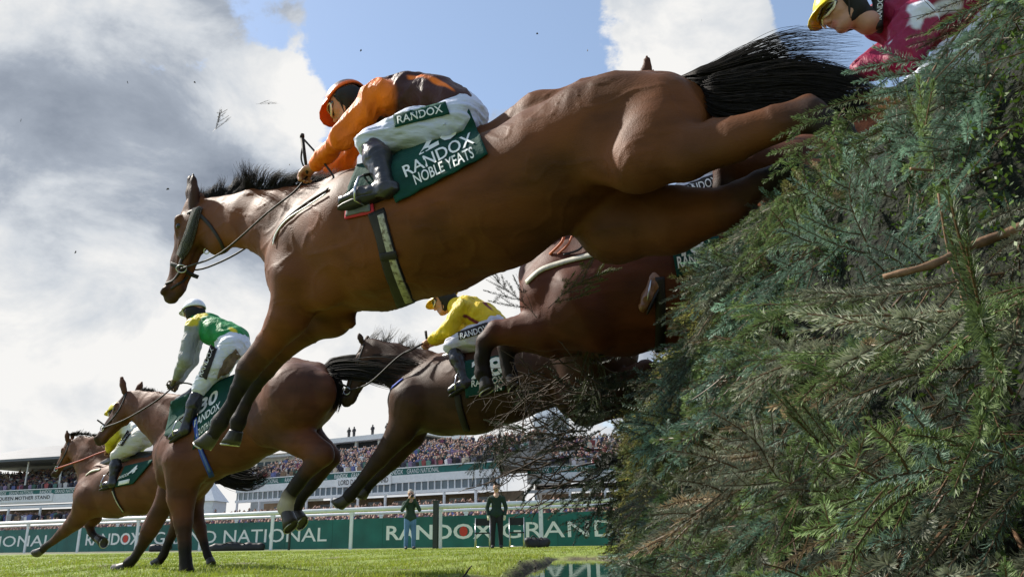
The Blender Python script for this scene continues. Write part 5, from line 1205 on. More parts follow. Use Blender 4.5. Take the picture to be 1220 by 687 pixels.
# ====================================================== standing bay at left (landing), grey sleeved jockey
FE = Frame((-1.80, 7.1), (-3.75, 8.05))
def horse_e():
    c = (.105, .038, .019); fr = FE
    r, s, sk, hd = horse(fr, 'bay horse landing at left, number 30 cloth, blue girth and white sock', (280, 540),
        [(222, 540, 37), (246, 530, 42), (280, 515, 44), (315, 497, 42), (350, 478, 46), (372, 470, 36)], [(226, 500, 22), (262, 474, 22), (300, 462, 24), (345, 450, 22), (376, 448, 16)],
        [(160, 482, 17), (180, 492, 21), (204, 512, 29)], [(166, 472, 7), (186, 476, 9), (212, 484, 14)], ((152, 466), (113, 523)), [((148, 466), (144, 445), .05), ((164, 466), (170, 453), -.09)],
        [([(212, 545, 24), (201, 590, 14), (179, 630, 10.5), (170, 648, 7), (160, 664, 6), (154, 670, 7.5), (150, 674, 6)], -.16, 3, ((150, 674), (138, 681), 7.5), None),
         ([(222, 550, 30), (216, 592, 17), (218, 622, 12), (220, 648, 8), (221, 668, 7.5), (222, 680, 8.5), (221, 687, 7)], .17, 3, ((221, 687), (218, 700), 9), None),
         ([(350, 478, 46), (322, 503, 27), (356, 522, 20), (384, 541, 15), (364, 563, 9.5), (344, 590, 9), (340, 603, 10), (342, 612, 8)], .17, 4, ((342, 611), (349, 628), 9.5), 5),
         ([(360, 480, 36), (345, 505, 24), (372, 525, 17), (394, 545, 13), (376, 570, 8.5), (357, 594, 8), (352, 604, 9), (353, 611, 7)], -.16, 4, ((353, 611), (362, 622), 9), None)],
        c, .016, muscles=[[(345, 455, 22, .14), (378, 468, 26, .15)], [(228, 505, 16, .10), (210, 545, 22, .17)], [(240, 545, 25, .16), (222, 562, 20, .18)]], breast=[(200, 540, 16), (208, 565, 20)], earw=9)
    s_ = fr.w; bk = -fr.u; up = np.array([0, 0, 1.0])
    hair('mane', r, [s_(166, 466), s_(180, 470), s_(198, 475), s_(212, 480)], [up * .6 + bk * .7] * 4, .07, 500, .003, .5, clump=14, spread=.25, seed=12)
    tail_hair('tail', r, [(386, 440, 7), (402, 438, 11), (428, 438, 13), (458, 441, 16), (495, 447, 17), (545, 454, 9)], 0, 950, .0034, 0, fr, 21, tail_t=.55)
    tail_hair('tail', r, [(386, 442, 8), (396, 456, 10), (400, 474, 8), (398, 492, 5)], 0, 260, .003, 0, fr, 22)
    hand = fr.w(207, 460, .12); b = bridle(r, fr, sk, (151, 468), (141, 490), (123, 510), (116, 500), (127, 508), 2.6, hand=hand, mid=[(150, 499, .17), (185, 478, .16)])
    line(b, 'rein', [fr.w(200, 463, .1), fr.w(215, 456, .12), fr.w(230, 459, .15), fr.w(226, 470, .2)], .008, M['strap'])
    S2 = Sdf(fr); S2.p = list(s.p); S2.chain([(222, 480, 14), (245, 470, 16), (268, 462, 14)], .03, 1.3, c); V2, F2 = S2.mesh(.02); sk2 = Skin(fr.wor(V2), F2)
    S3 = Sdf(fr); S3.chain([(218, 479, 8), (240, 470, 11), (266, 458, 9)], .03, 1.5, c); V3, F3 = S3.mesh(.016); mesh('saddle', fr.wor(V3), F3, M['black_leather'], r, True)
    drape('saddle_flap', sk2, [(198, 520), (218, 520), (228, 468), (206, 478)], M['cloth'], r, .012, .01, 10, 10)
    cl, ck = drape('saddle_cloth', sk2, [(231, 536), (270, 494), (284, 446), (243, 462)], M['cloth'], r, .014, .008, 22, 18)
    text_skin('lettering', '30', ck, [(237, 494), (259, 478), (261, 462), (240, 476)], M['white_letter'], cl, .006, .03); text_skin('lettering', 'RANDOX', ck, [(231, 510), (262, 487), (263, 478), (232, 500)], M['white_letter'], cl, .006, .012); text_skin('lettering', 'CLOTH CAP', ck, [(234, 521), (258, 503), (259, 494), (235, 512)], M['white_letter'], cl, .006, .012)
    strap('girth', sk, [(231, 470), (233, 500), (240, 535), (252, 566)], 6.5, M['blue_web'], r, .012, .008); strap('girth', sk, [(236, 500), (240, 530), (250, 560)], 3, mat('pale_blue_webbing', (.10, .16, .45), .7), r, .022, .004)
    return r
def jockey_e():
    fr = FE; j = J(fr, 'jockey in green silks with grey sleeves and white helmet seen from behind', fr.w(240, 470)); P = j.P
    GR, YE, SL, WH = (.012, .22, .055), (.62, .50, .02), (.27, .28, .28), (.62, .65, .74)
    H = P(231, 372, .0); f = unit(fr.u * 1 + np.array([0, 0, -.15]) - fr.n * .2); j.head(H, f, np.array([0, 0, 1.0]) + fr.u * .15, .009, lambda p: (.72, .74, .80) if abs(p[2]) > .02 or p[0] > .07 else (.62, .64, .75))
    parts = limb(j, [(P(238, 384, 0), .08), (P(248, 390, 0), .135), (P(262, 398, 0), .14), (P(277, 404, 0), .135)], GR, 1.3); shN, shF = P(231, 389, .17), P(236, 388, -.17); elN, elF = P(222, 428, .22), P(228, 428, -.22); wrN, wrF = P(208, 453, .12), P(212, 455, -.10)
    for a, b, c in ((shN, elN, wrN), (shF, elF, wrF)): parts += [(a, b, .078, .062, 1, SL), (b, b + (c - b) * .9, .062, .040, 1, SL)]
    j.layer('jersey', parts, .012, M['silk'], [(P(240, 380, .1), P(229, 386, .2), .075, YE), (P(238, 380, -.1), P(240, 384, .05), .08, YE), (P(225, 400, .2), P(216, 440, .2), .11, SL), (P(275, 393, .1), P(290, 398, .1), .028, YE)])
    for w_, e in ((wrN, elN), (wrF, elF)): j.hand(w_, w_ - e, fr.u + np.array([0, 0, -.6]), (.09, .07, .035), 1 if w_ is wrN else -1)
    kN, kF = P(237, 463, .26), P(246, 463, -.24); hN, hF = P(276, 414, .09), P(276, 414, -.1); parts = [(P(277, 408, 0), P(280, 414, 0), .145, .135, 1.2, WH)]
    for a, b in ((hN, kN), (hF, kF)): parts += [(a, a + (b - a) * .5, .125, .105, 1, WH), (a + (b - a) * .5, b, .105, .070, 1, WH)]
    o, sk = j.layer('breeches', parts, .012, M['breech'], None, .024, .05)
    bd, bk = drape('thigh_band', sk, [(238, 448), (246, 452), (259, 416), (251, 410)], M['strap'], o, .005, .004, 8, 16, 0, 2); text_skin('lettering', 'RANDOX', bk, [(241, 448), (255, 416), (250, 413), (236, 445)], M['white_letter'], bd, .004, .012)
    j_mud = strap('mud_patch', sk, [(262, 455), (268, 440), (276, 428), (284, 420)], 14, mat('dried_mud', (.17, .12, .08), .9, var=.3, vscale=30), o, .002, .002)
    aN, aF = P(220, 512, .31), P(230, 510, -.29); boots(j, (kN, kF), (aN, aF), (P(204, 521, .33), P(214, 518, -.30)), .064, .011); stirrup(j.r, P(212, 514, .32), np.array([0, 0, -1.0]), fr.u, fr.n, P(232, 485, .3)); j.done(.012)

# ====================================================== leftmost dark bay galloping, cream breeches
FF = Frame((-4.15, 9.4), (-6.1, 10.4))
def horse_f():
    c = (.120, .046, .022); fr = FF
    r, s, sk, hd = horse(fr, 'leftmost bay horse galloping low with a pale noseless sheepskin free bridle and red rein'.replace(' noseless sheepskin free', ''), (165, 590),
        [(115, 588, 27), (140, 583, 31), (170, 578, 32), (200, 570, 31), (226, 563, 33)], [(122, 560, 14), (150, 556, 12), (185, 550, 12), (225, 543, 13)],
        [(92, 535, 14), (104, 546, 18), (112, 565, 24)], [(96, 524, 6), (112, 528, 8), (130, 545, 10)], ((82, 523), (62, 566)), [((80, 524), (80, 511), .05), ((86, 522), (88, 513), -.05)],
        [([(108, 595, 22), (92, 618, 11), (76, 633, 7.5), (64, 644, 5), (54, 651, 4.6), (50, 655, 5)], .14, 3, ((50, 655), (42, 661), 5.5), None),
         ([(112, 600, 19), (113, 616, 8), (106, 622, 6.5), (109, 634, 4.5), (114, 640, 4.5), (117, 641, 5)], -.14, 3, ((117, 641), (125, 645), 6), None),
         ([(226, 565, 32), (226, 592, 18), (232, 612, 11), (238, 628, 8), (243, 645, 5.5), (247, 660, 5.5), (250, 666, 5.5)], -.15, 4, ((250, 666), (253, 673), 6), None),
         ([(222, 565, 32), (214, 592, 17), (212, 608, 11), (212, 622, 8.5), (203, 640, 5.5), (195, 660, 5.5), (191, 666, 5.5)], .15, 4, ((191, 666), (185, 673), 6), None)],
        c, .020, muscles=[[(220, 548, 16, .14), (236, 560, 16, .15)], [(118, 565, 12, .1), (104, 592, 15, .15)]], breast=[(100, 590, 10), (104, 602, 12)], earw=6.5)
    w_ = fr.w; up = np.array([0, 0, 1.0]); hair('mane', r, [w_(84, 518), w_(98, 516), w_(112, 520), w_(126, 530)], [up * .5 - fr.u * .8] * 4, .08, 420, .004, .5, clump=10, spread=.3, seed=31)
    tail_hair('tail', r, [(240, 547, 4), (256, 555, 9), (275, 565, 14), (300, 568, 13), (322, 560, 8)], 0, 700, .0042, 0, fr, 32, tail_t=.5)
    b = bridle(r, fr, sk, (83, 526), (78, 540), (68, 558), (64, 552), (71, 556), 2.2, hand=fr.w(132, 535, .1), reinc=mat('red_rein', (.45, .07, .04), .6), mid=[(96, 548, .12), (116, 540, .14)])
    strap('breastplate', sk, [(103, 566), (110, 561), (120, 559)], 3, M['cream_strap'], r, .004, .008); strap('girth', sk, [(134, 578), (139, 594), (147, 609)], 4, M['strap'], r, .006, .008); strap('girth_web', sk, [(135, 584), (141, 598), (148, 608)], 1.4, M['cream_strap'], r, .016, .004)
    S2 = Sdf(fr); S2.p = list(s.p); S2.chain([(132, 555, 8), (155, 549, 10), (180, 545, 8)], .03, 1.4, c); V2, F2 = S2.mesh(.025); sk2 = Skin(fr.wor(V2), F2); mesh('saddle', *(lambda S3: (fr.wor(S3[0]), S3[1]))((lambda S: (S.chain([(128, 554, 7), (150, 547, 10), (184, 545, 7)], .03, 1.5, c), S.mesh(.018))[1])(Sdf(fr))), M['black_leather'], r, True)
    cl, ck = drape('saddle_cloth', sk2, [(139, 580), (160, 576), (184, 548), (150, 556)], M['cloth'], r, .014, .008, 16, 12); text_skin('lettering', '4', ck, [(151, 568), (163, 561), (166, 553), (155, 559)], M['white_letter'], cl, .008, .03)
    text_skin('lettering', 'RANDOX', ck, [(141, 571), (154, 566), (155, 562), (143, 567)], M['white_letter'], cl, .008, .01); drape('name_panel', ck, [(141, 578), (154, 575), (155, 570), (142, 573)], M['white_letter'], cl, .004, .002, 4, 3)
def jockey_f():
    fr = FF; j = J(fr, 'jockey in cream breeches on the leftmost horse, yellow sleeve and cap behind the bay head', fr.w(160, 550)); P = j.P; YE, WH, CR = (.66, .55, .03), (.66, .66, .64), (.56, .54, .48)
    H = P(140, 492, 0); j.head(H, unit(fr.u + np.array([0, 0, -.2])), np.array([0, 0, 1.0]) + fr.u * .2, .014, lambda p: YE)
    parts = limb(j, [(P(138, 502, 0), .08), (P(146, 506, 0), .13), (P(158, 511, 0), .13), (P(168, 515, 0), .125)], WH, 1.25); shN, shF = P(142, 505, .16), P(143, 505, -.16); elN, elF = P(133, 524, .20), P(136, 524, -.2); wrN, wrF = P(131, 535, .1), P(133, 536, -.1)
    for a, b, c in ((shN, elN, wrN), (shF, elF, wrF)): parts += [(a, b, .075, .065, 1, YE), (b, c, .062, .040, 1, YE)]
    j.layer('jersey', parts, .015, M['silk'])
    for w_, e in ((wrN, elN), (wrF, elF)): j.hand(w_, w_ - e + fr.u * .05, fr.u * .3 + np.array([0, 0, -1]), None)
    kN, kF = P(139, 543, .25), P(148, 546, -.24); hN, hF = P(168, 521, .09), P(170, 521, -.09); parts = [(P(168, 519, 0), P(171, 521, 0), .135, .125, 1.2, CR)]
    for a, b in ((hN, kN), (hF, kF)): parts += [(a, a + (b - a) * .5, .12, .10, 1, CR), (a + (b - a) * .5, b, .10, .068, 1, CR)]
    o, sk = j.layer('breeches', parts, .015, M['breech'], None, .024, .05); bd, bk = drape('thigh_band', sk, [(141, 530), (146, 531), (157, 515), (152, 512)], M['strap'], o, .006, .004, 6, 10, 0, 2); text_skin('lettering', 'RANDOX', bk, [(143.5, 530), (155, 515), (152.5, 514), (141.5, 528)], M['white_letter'], bd, .005, .01)
    boots(j, (kN, kF), (P(134, 575, .29), P(141, 573, -.27)), (P(121, 579, .31), P(130, 577, -.28)), .062, .014); stirrup(j.r, P(126, 576, .30), np.array([0, 0, -1.0]), fr.u, fr.n, P(135, 555, .27)); j.done(.015)

# ====================================================== dark bay behind the twigs, yellow and maroon jockey
FD = Frame((0.72, 6.1), (-1.45, 6.95))
def horse_d():
    c = BAY_DK; fr = FD
    r, s, sk, hd = horse(fr, 'very dark bay horse jumping in the middle under the yellow jockey, head low', (570, 470),
        [(500, 476, 36), (530, 472, 44), (565, 466, 49), (605, 455, 46), (645, 442, 42), (690, 430, 46), (725, 422, 36)], [(508, 440, 18), (545, 436, 16), (600, 425, 18), (660, 408, 18), (720, 396, 16)],
        [(446, 424, 20), (470, 436, 22), (498, 455, 28)], [(438, 412, 7), (470, 420, 10), (508, 430, 14)], ((434, 406), (404, 480)), [((430, 406), (427, 394), .05), ((438, 408), (437, 399), -.06)],
        [([(492, 480, 30), (478, 512, 17), (452, 547, 11), (436, 566, 7.5), (422, 584, 7), (417, 590, 8), (413, 594, 7)], .16, 3, ((413, 594), (402, 604), 8.5), None),
         ([(500, 490, 26), (492, 518, 14), (468, 548, 10), (452, 566, 6.5), (440, 578, 6), (436, 583, 7)], -.14, 3, ((436, 583), (430, 594), 7.5), None),
         ([(700, 428, 44), (690, 470, 28), (735, 462, 18), (770, 440, 12), (800, 462, 8), (822, 480, 8)], .16, 4, ((822, 480), (832, 490), 8), None),
         ([(700, 430, 40), (700, 480, 26), (745, 480, 16), (780, 462, 12), (808, 486, 8), (828, 500, 8)], -.16, 4, ((828, 500), (838, 510), 8), None)],
        c, .017, muscles=[[(515, 446, 16, .1), (486, 482, 22, .15)], [(690, 410, 26, .15), (722, 420, 26, .14)]], breast=[(478, 478, 14), (488, 500, 20)], earw=8)
    w_ = fr.w; up = np.array([0, 0, 1.0]); hair('mane', r, [w_(436, 405), w_(455, 410), w_(480, 416), w_(505, 421)], [up * 1.0 - fr.u * .35] * 4, [.15, .20, .17, .08], 190, .0022, .8, clump=24, spread=.35, seed=41, m=mat('grey_hair', (.12, .11, .10), .5))
    hand = fr.w(506, 408, .1); b = bridle(r, fr, sk, (434, 410), (425, 436), (414, 466), (404, 456), (417, 462), 3, hand=hand, mid=[(440, 456, .16), (476, 424, .18)]); strap('breastplate', sk, [(468, 462), (474, 457), (480, 452)], 6, M['blue_web'], r, .006, .008); strap('girth', sk, [(545, 470), (549, 490), (556, 512)], 9, M['strap'], r, .006, .008)
    S3 = Sdf(fr); S3.chain([(535, 428, 9), (560, 422, 12), (590, 418, 10)], .03, 1.5, c); V3, F3 = S3.mesh(.016); mesh('saddle', fr.wor(V3), F3, M['black_leather'], r, True)
    cl, ck = drape('saddle_cloth', sk, [(556, 474), (602, 464), (602, 424), (552, 432)], M['cloth'], r, .014, .008, 16, 12); text_skin('lettering', '28', ck, [(562, 452), (600, 446), (600, 424), (562, 430)], M['white_letter'], cl, .006, .03); text_skin('lettering', 'RANDOX', ck, [(562, 461), (600, 455), (600, 447), (562, 453)], M['white_letter'], cl, .006, .01); text_skin('lettering', 'IN', ck, [(590, 466), (598, 464), (598, 457), (590, 459)], M['white_letter'], cl, .006, .01)
def jockey_d():
    fr = FD; j = J(fr, 'jockey in yellow silks with maroon stripes riding the very dark horse', fr.w(560, 430)); P = j.P; YE, MR, WH = (.72, .52, .015), (.16, .008, .025), (.60, .60, .70)
    H = P(530, 358, 0); j.head(H, unit(fr.u + np.array([0, 0, -.42]) + fr.n * .1), np.array([0, 0, 1.0]) + fr.u * .35, .009, lambda p: (.70, .45, .01))
    parts = limb(j, [(P(546, 366, 0), .085), (P(558, 372, 0), .13), (P(572, 380, 0), .14), (P(585, 389, 0), .135)], YE, 1.25); shN, shF = P(552, 366, .16), P(552, 368, -.16); elN, elF = P(536, 392, .21), P(538, 398, -.2); wrN, wrF = P(514, 405, .12), P(516, 409, -.1)
    for a, b, c in ((shN, elN, wrN), (shF, elF, wrF)): parts += [(a, b, .076, .058, 1, YE), (b, b + (c - b) * .9, .058, .038, 1, YE)]
    j.layer('jersey', parts, .010, M['silk'], [(P(550, 374, .2), P(572, 386, .16), .016, MR), (P(572, 386, .16), P(580, 393, .16), .02, MR), (P(565, 353, .08), P(596, 372, .12), .022, MR), (P(536, 385, .24), P(536, 396, .24), .012, MR)])
    for w_, e in ((wrN, elN), (wrF, elF)): j.hand(w_, w_ - e, fr.u * .2 + np.array([0, 0, -1]), None, 1 if w_ is wrN else -1)
    kN, kF = P(538, 412, .25), P(545, 414, -.24); hN, hF = P(588, 396, .09), P(590, 396, -.09); parts = [(P(588, 392, 0), P(593, 396, 0), .135, .12, 1.2, WH)]
    for a, b in ((hN, kN), (hF, kF)): parts += [(a, a + (b - a) * .5, .115, .098, 1, WH), (a + (b - a) * .5, b, .098, .066, 1, WH)]
    o, sk = j.layer('breeches', parts, .011, M['breech'], None, .024, .05); bd, bk = drape('thigh_band', sk, [(547, 405), (584, 394), (581, 384), (546, 396)], M['strap'], o, .005, .004, 12, 6, 0, 2); text_skin('lettering', 'RANDOX', bk, [(549, 404), (582, 394), (580, 387), (548, 397)], M['white_letter'], bd, .004, .012)
    aN, aF = P(555, 456, .29), P(560, 456, -.27); boots(j, (kN, kF), (aN, aF), (P(537, 465, .31), P(545, 463, -.28)), .058, .0095); stirrup(j.r, P(546, 460, .30), np.array([0, 0, -1.0]), fr.u, fr.n, P(553, 435, .27)); j.done(.010)
    w_ = root('whip', P(508, 405, .12), 'short whip upright in the fist of the yellow and maroon jockey', 'whip'); mb = MB(); mb.tube([P(509, 408, .12), P(507, 394, .14)], [.009, .012], 8); mb.build('handle', M['strap'], w_, True); mb = MB(); mb.tube([P(509, 406, .12), P(490, 417, .2), P(483, 420, .22)], .008, 6); mb.build('shaft', M['strap'], w_, True)

# ====================================================== reddish bay behind the big horse, folded forelegs
FB = Frame((2.1, 4.75), (0.05, 5.3))
def horse_b():
    c = BAY_RED; fr = FB
    r, s, sk, hd = horse(fr, 'reddish bay horse behind the big horse belly with folded forelegs and cream breastplate', (720, 350),
        [(690, 350, 66), (735, 345, 78), (790, 330, 80), (850, 305, 76), (910, 275, 76), (960, 255, 60)], [(690, 285, 30), (760, 262, 28), (850, 235, 26), (940, 205, 26)],
        [(622, 232, 26), (645, 258, 34), (668, 300, 50)], [(614, 222, 10), (650, 238, 14), (690, 262, 20)], ((604, 222), (560, 285)), [((610, 222), (604, 205), .05), ((616, 222), (612, 208), -.06)],
        [([(690, 370, 56), (650, 392, 25), (592, 396, 15), (578, 408, 12), (574, 428, 9.5), (575, 444, 10), (578, 450, 9)], .17, 3, ((578, 451), (583, 466), 10), None),
         ([(692, 385, 48), (660, 402, 23), (618, 404, 15), (604, 412, 12), (604, 432, 9), (608, 446, 10)], -.15, 3, ((608, 448), (616, 460), 10), None),
         ([(930, 270, 66), (930, 340, 36), (990, 330, 25), (1035, 320, 18), (1060, 360, 12), (1080, 400, 12)], .18, 4, ((1080, 402), (1090, 420), 12), None),
         ([(930, 275, 60), (945, 350, 34), (1000, 345, 24), (1045, 340, 18), (1070, 385, 12), (1090, 420, 12)], -.18, 4, ((1090, 422), (1100, 440), 12), None)],
        c, .018, muscles=[[(700, 300, 30, .10), (660, 350, 40, .16)], [(700, 380, 34, .16), (660, 390, 20, .17)]], breast=[(640, 330, 22), (655, 365, 36)], earw=14)
    strap('breastplate', sk, [(628, 337), (645, 322), (668, 314), (690, 308), (716, 302)], 8, M['cream_strap'], r, .006, .008); strap('strap', sk, [(672, 305), (690, 300), (700, 290)], 3, M['strap'], r, .014, .006)
    line(r, 'rein', [fr.w(655, 303, .25), fr.w(668, 290, .3), fr.w(672, 282, .3)], .009, mat('orange_rein', (.62, .16, .06), .6)); line(r, 'rein', [fr.w(662, 305, .25), fr.w(676, 292, .3), fr.w(682, 280, .3)], .007, bpy.data.materials['orange_rein']); strap('girth', sk, [(786, 330), (787, 370), (786, 418)], 12, M['strap'], r, .006, .010)
    cl, ck = drape('saddle_cloth', sk, [(806, 330), (866, 318), (856, 282), (800, 296)], M['cloth'], r, .012, .008, 14, 10); text_skin('lettering', 'RANDOX', ck, [(808, 320), (856, 309), (854, 296), (806, 306)], M['white_letter'], cl, .006, .02); text_skin('lettering', '18', ck, [(812, 306), (840, 299), (838, 284), (811, 290)], M['white_letter'], cl, .006, .03)
    S3 = Sdf(fr); S3.chain([(770, 262, 16), (820, 244, 20), (870, 226, 16)], .03, 1.4, c); V3, F3 = S3.mesh(.018); mesh('saddle', fr.wor(V3), F3, M['black_leather'], r, True)
def jockey_b():
    fr = FB; j = J(fr, 'jockey mostly hidden behind the big horse haunch, navy and white breeches and brown boot', fr.w(820, 240)); P = j.P; NV, WH, BRN = (.02, .02, .06), (.62, .63, .70), (.22, .10, .045)
    H = P(758, 152, 0); j.head(H, unit(fr.u + np.array([0, 0, -.5])), np.array([0, 0, 1.0]) + fr.u * .4, .012, lambda p: NV)
    parts = limb(j, [(P(780, 162, 0), .085), (P(800, 166, 0), .13), (P(830, 176, 0), .135), (P(850, 188, 0), .125)], NV, 1.2); shN, shF = P(786, 168, .16), P(786, 168, -.16); elN, elF = P(752, 210, .2), P(755, 212, -.2); wrN, wrF = P(718, 240, .12), P(720, 242, -.1)
    for a, b, c in ((shN, elN, wrN), (shF, elF, wrF)): parts += [(a, b, .07, .054, 1, NV), (b, c, .054, .036, 1, NV)]
    j.layer('jersey', parts, .012, M['silk'])
    for w_, e in ((wrN, elN), (wrF, elF)): j.hand(w_, w_ - e, np.array([0, 0, -1.0]), None)
    kN, kF = P(788, 262, .30), P(795, 262, -.28); hN, hF = P(852, 206, .1), P(852, 206, -.1); parts = [(P(852, 198, 0), P(860, 206, 0), .13, .12, 1.2, WH)]
    for a, b in ((hN, kN), (hF, kF)): parts += [(a, a + (b - a) * .5, .115, .095, 1, WH), (a + (b - a) * .5, b, .095, .066, 1, WH)]
    o, sk = j.layer('breeches', parts, .011, M['breech'], [(P(835, 200, .2), P(848, 196, .2), .06, NV)], .024, .05); bd, bk = drape('thigh_band', sk, [(812, 236), (858, 220), (854, 206), (808, 224)], M['strap'], o, .005, .004, 12, 6, 0, 2); text_skin('lettering', 'RANDOX', bk, [(814, 234), (856, 219), (853, 209), (811, 225)], M['white_letter'], bd, .004, .012)
    aN, aF = P(780, 338, .34), P(790, 335, -.3); boots(j, (kN, kF), (aN, aF), (P(766, 366, .36), P(776, 360, -.32)), .062, .010, upper=BRN, top=(.25, .12, .05)); stirrup(j.r, P(774, 352, .35), unit(np.array([0, 0, -1.0]) + fr.u * .2), fr.u, fr.n, P(790, 300, .32)); j.done(.012)

# ====================================================== horse and maroon jockey coming over at top right
FC = Frame((3.0, 3.05), (0.70, 3.72))
def horse_c():
    c = mixc(BAY, BAY_RED, .6); fr = FC
    r, s, sk, hd = horse(fr, 'horse hidden by the fence and the big rump, one ear and one knee showing', (980, 200),
        [(960, 215, 60), (1010, 205, 72), (1070, 190, 78), (1140, 170, 78), (1210, 150, 78), (1270, 135, 60)], [(960, 160, 26), (1040, 135, 26), (1140, 110, 26), (1240, 80, 26)],
        [(806, 128, 24), (850, 142, 32), (915, 170, 48)], None, ((790, 108), (758, 180)), [((768, 98), (772, 62), .06), ((776, 104), (778, 80), -.06)],
        [([(985, 215, 50), (955, 196, 30), (905, 196, 25), (868, 199, 19), (862, 222, 13), (880, 250, 11), (892, 262, 11)], .17, 4, ((894, 264), (908, 276), 12), None),
         ([(985, 220, 46), (960, 230, 28), (915, 240, 20), (890, 250, 16), (900, 272, 11), (915, 290, 11)], -.17, 4, ((917, 292), (930, 300), 12), None),
         ([(1230, 150, 66), (1220, 225, 36), (1290, 215, 26), (1340, 205, 18), (1370, 250, 12)], .2, 4, None, None), ([(1235, 150, 62), (1235, 230, 36), (1300, 225, 25), (1350, 220, 18), (1380, 270, 12)], -.2, 4, None, None)],
        c, .018, breast=[(935, 215, 26), (945, 235, 30)], earw=15)
def jockey_c():
    fr = FC; j = J(fr, 'jockey in maroon and white silks, yellow helmet and goggles looking down at top right', fr.w(1080, 90)); P = j.P; MR, WH, YE = (.27, .010, .055), (.72, .72, .80), (.90, .68, .01)
    H = P(1002, 12, .14); Q = j.head(H, unit(fr.u * .90 + np.array([0, 0, -.46]) + fr.n * .30), unit(fr.u * .55 + np.array([0, 0, .8])), .0062, lambda p: YE)
    parts = limb(j, [(P(1052, 24, 0), .09), (P(1086, 24, 0), .15), (P(1140, 12, 0), .15), (P(1185, 8, 0), .13)], MR, 1.2); shN, shF = P(1090, 30, .16), P(1085, 12, -.17); elN, elF = P(1078, 64, .20), P(1068, 60, -.22); wrN, wrF = P(1022, 88, .12), P(1022, 86, -.12)
    for a, b, c in ((shN, elN, wrN), (shF, elF, wrF)): parts += [(a, b, .100, .085, 1, MR), (b, b + (c - b) * .9, .080, .048, 1, MR)]
    j.layer('jersey', parts, .0075, M['silk'], [(P(1130, 2, .22), P(1096, 10, .26), .055, WH), (P(1096, 10, .26), P(1088, 34, .26), .030, WH), (P(1126, 10, .2), P(1140, 8, .2), .06, WH), (P(1054, 42, .2), P(1060, 50, .25), .012, WH)])
    for w_, e in ((wrN, elN), (wrF, elF)): j.hand(w_, w_ - e, fr.u * .2 + np.array([0, 0, -1]), (.03, .02, .02), 1 if w_ is wrN else -1)
    S = Sdf(fr); S.cap(P(1046, -4, .13), P(1046, 30, .14), .026, .024, .02, .9, (0, 0, 0)); S.cap(P(1040, 28, .10), P(1050, 34, .02), .028, .028, .02, 1, (0, 0, 0)); S.cap(P(1046, -4, .13), P(1046, -10, -.08), .03, .03, .02, 1, (0, 0, 0)); V, Fq = S.mesh(.006); W = fr.wor(V); co = mesh('collar', W, Fq, M['strap'], j.r, True); text_skin('lettering', 'RANDOX', Skin(W, Fq), [(1050, 24), (1052, -8), (1046, -8), (1044, 24)], M['white_letter'], co, .003, .012)
    BRW = (.60, .62, .68); kN, kF = P(1090, 110, .30), P(1098, 110, -.28); hN, hF = P(1188, 40, .1), P(1188, 40, -.1); parts = [(P(1186, 26, 0), P(1194, 40, 0), .13, .12, 1.2, BRW)]
    for a, b in ((hN, kN), (hF, kF)): parts += [(a, a + (b - a) * .5, .115, .095, 1, BRW), (a + (b - a) * .5, b, .095, .066, 1, BRW)]
    j.layer('breeches', parts, .010, M['breech'], None, .024, .05); boots(j, (kN, kF), (P(1110, 190, .33), P(1118, 190, -.3)), (P(1070, 205, .34), P(1080, 205, -.3)), .060, .010); j.done(.0065)
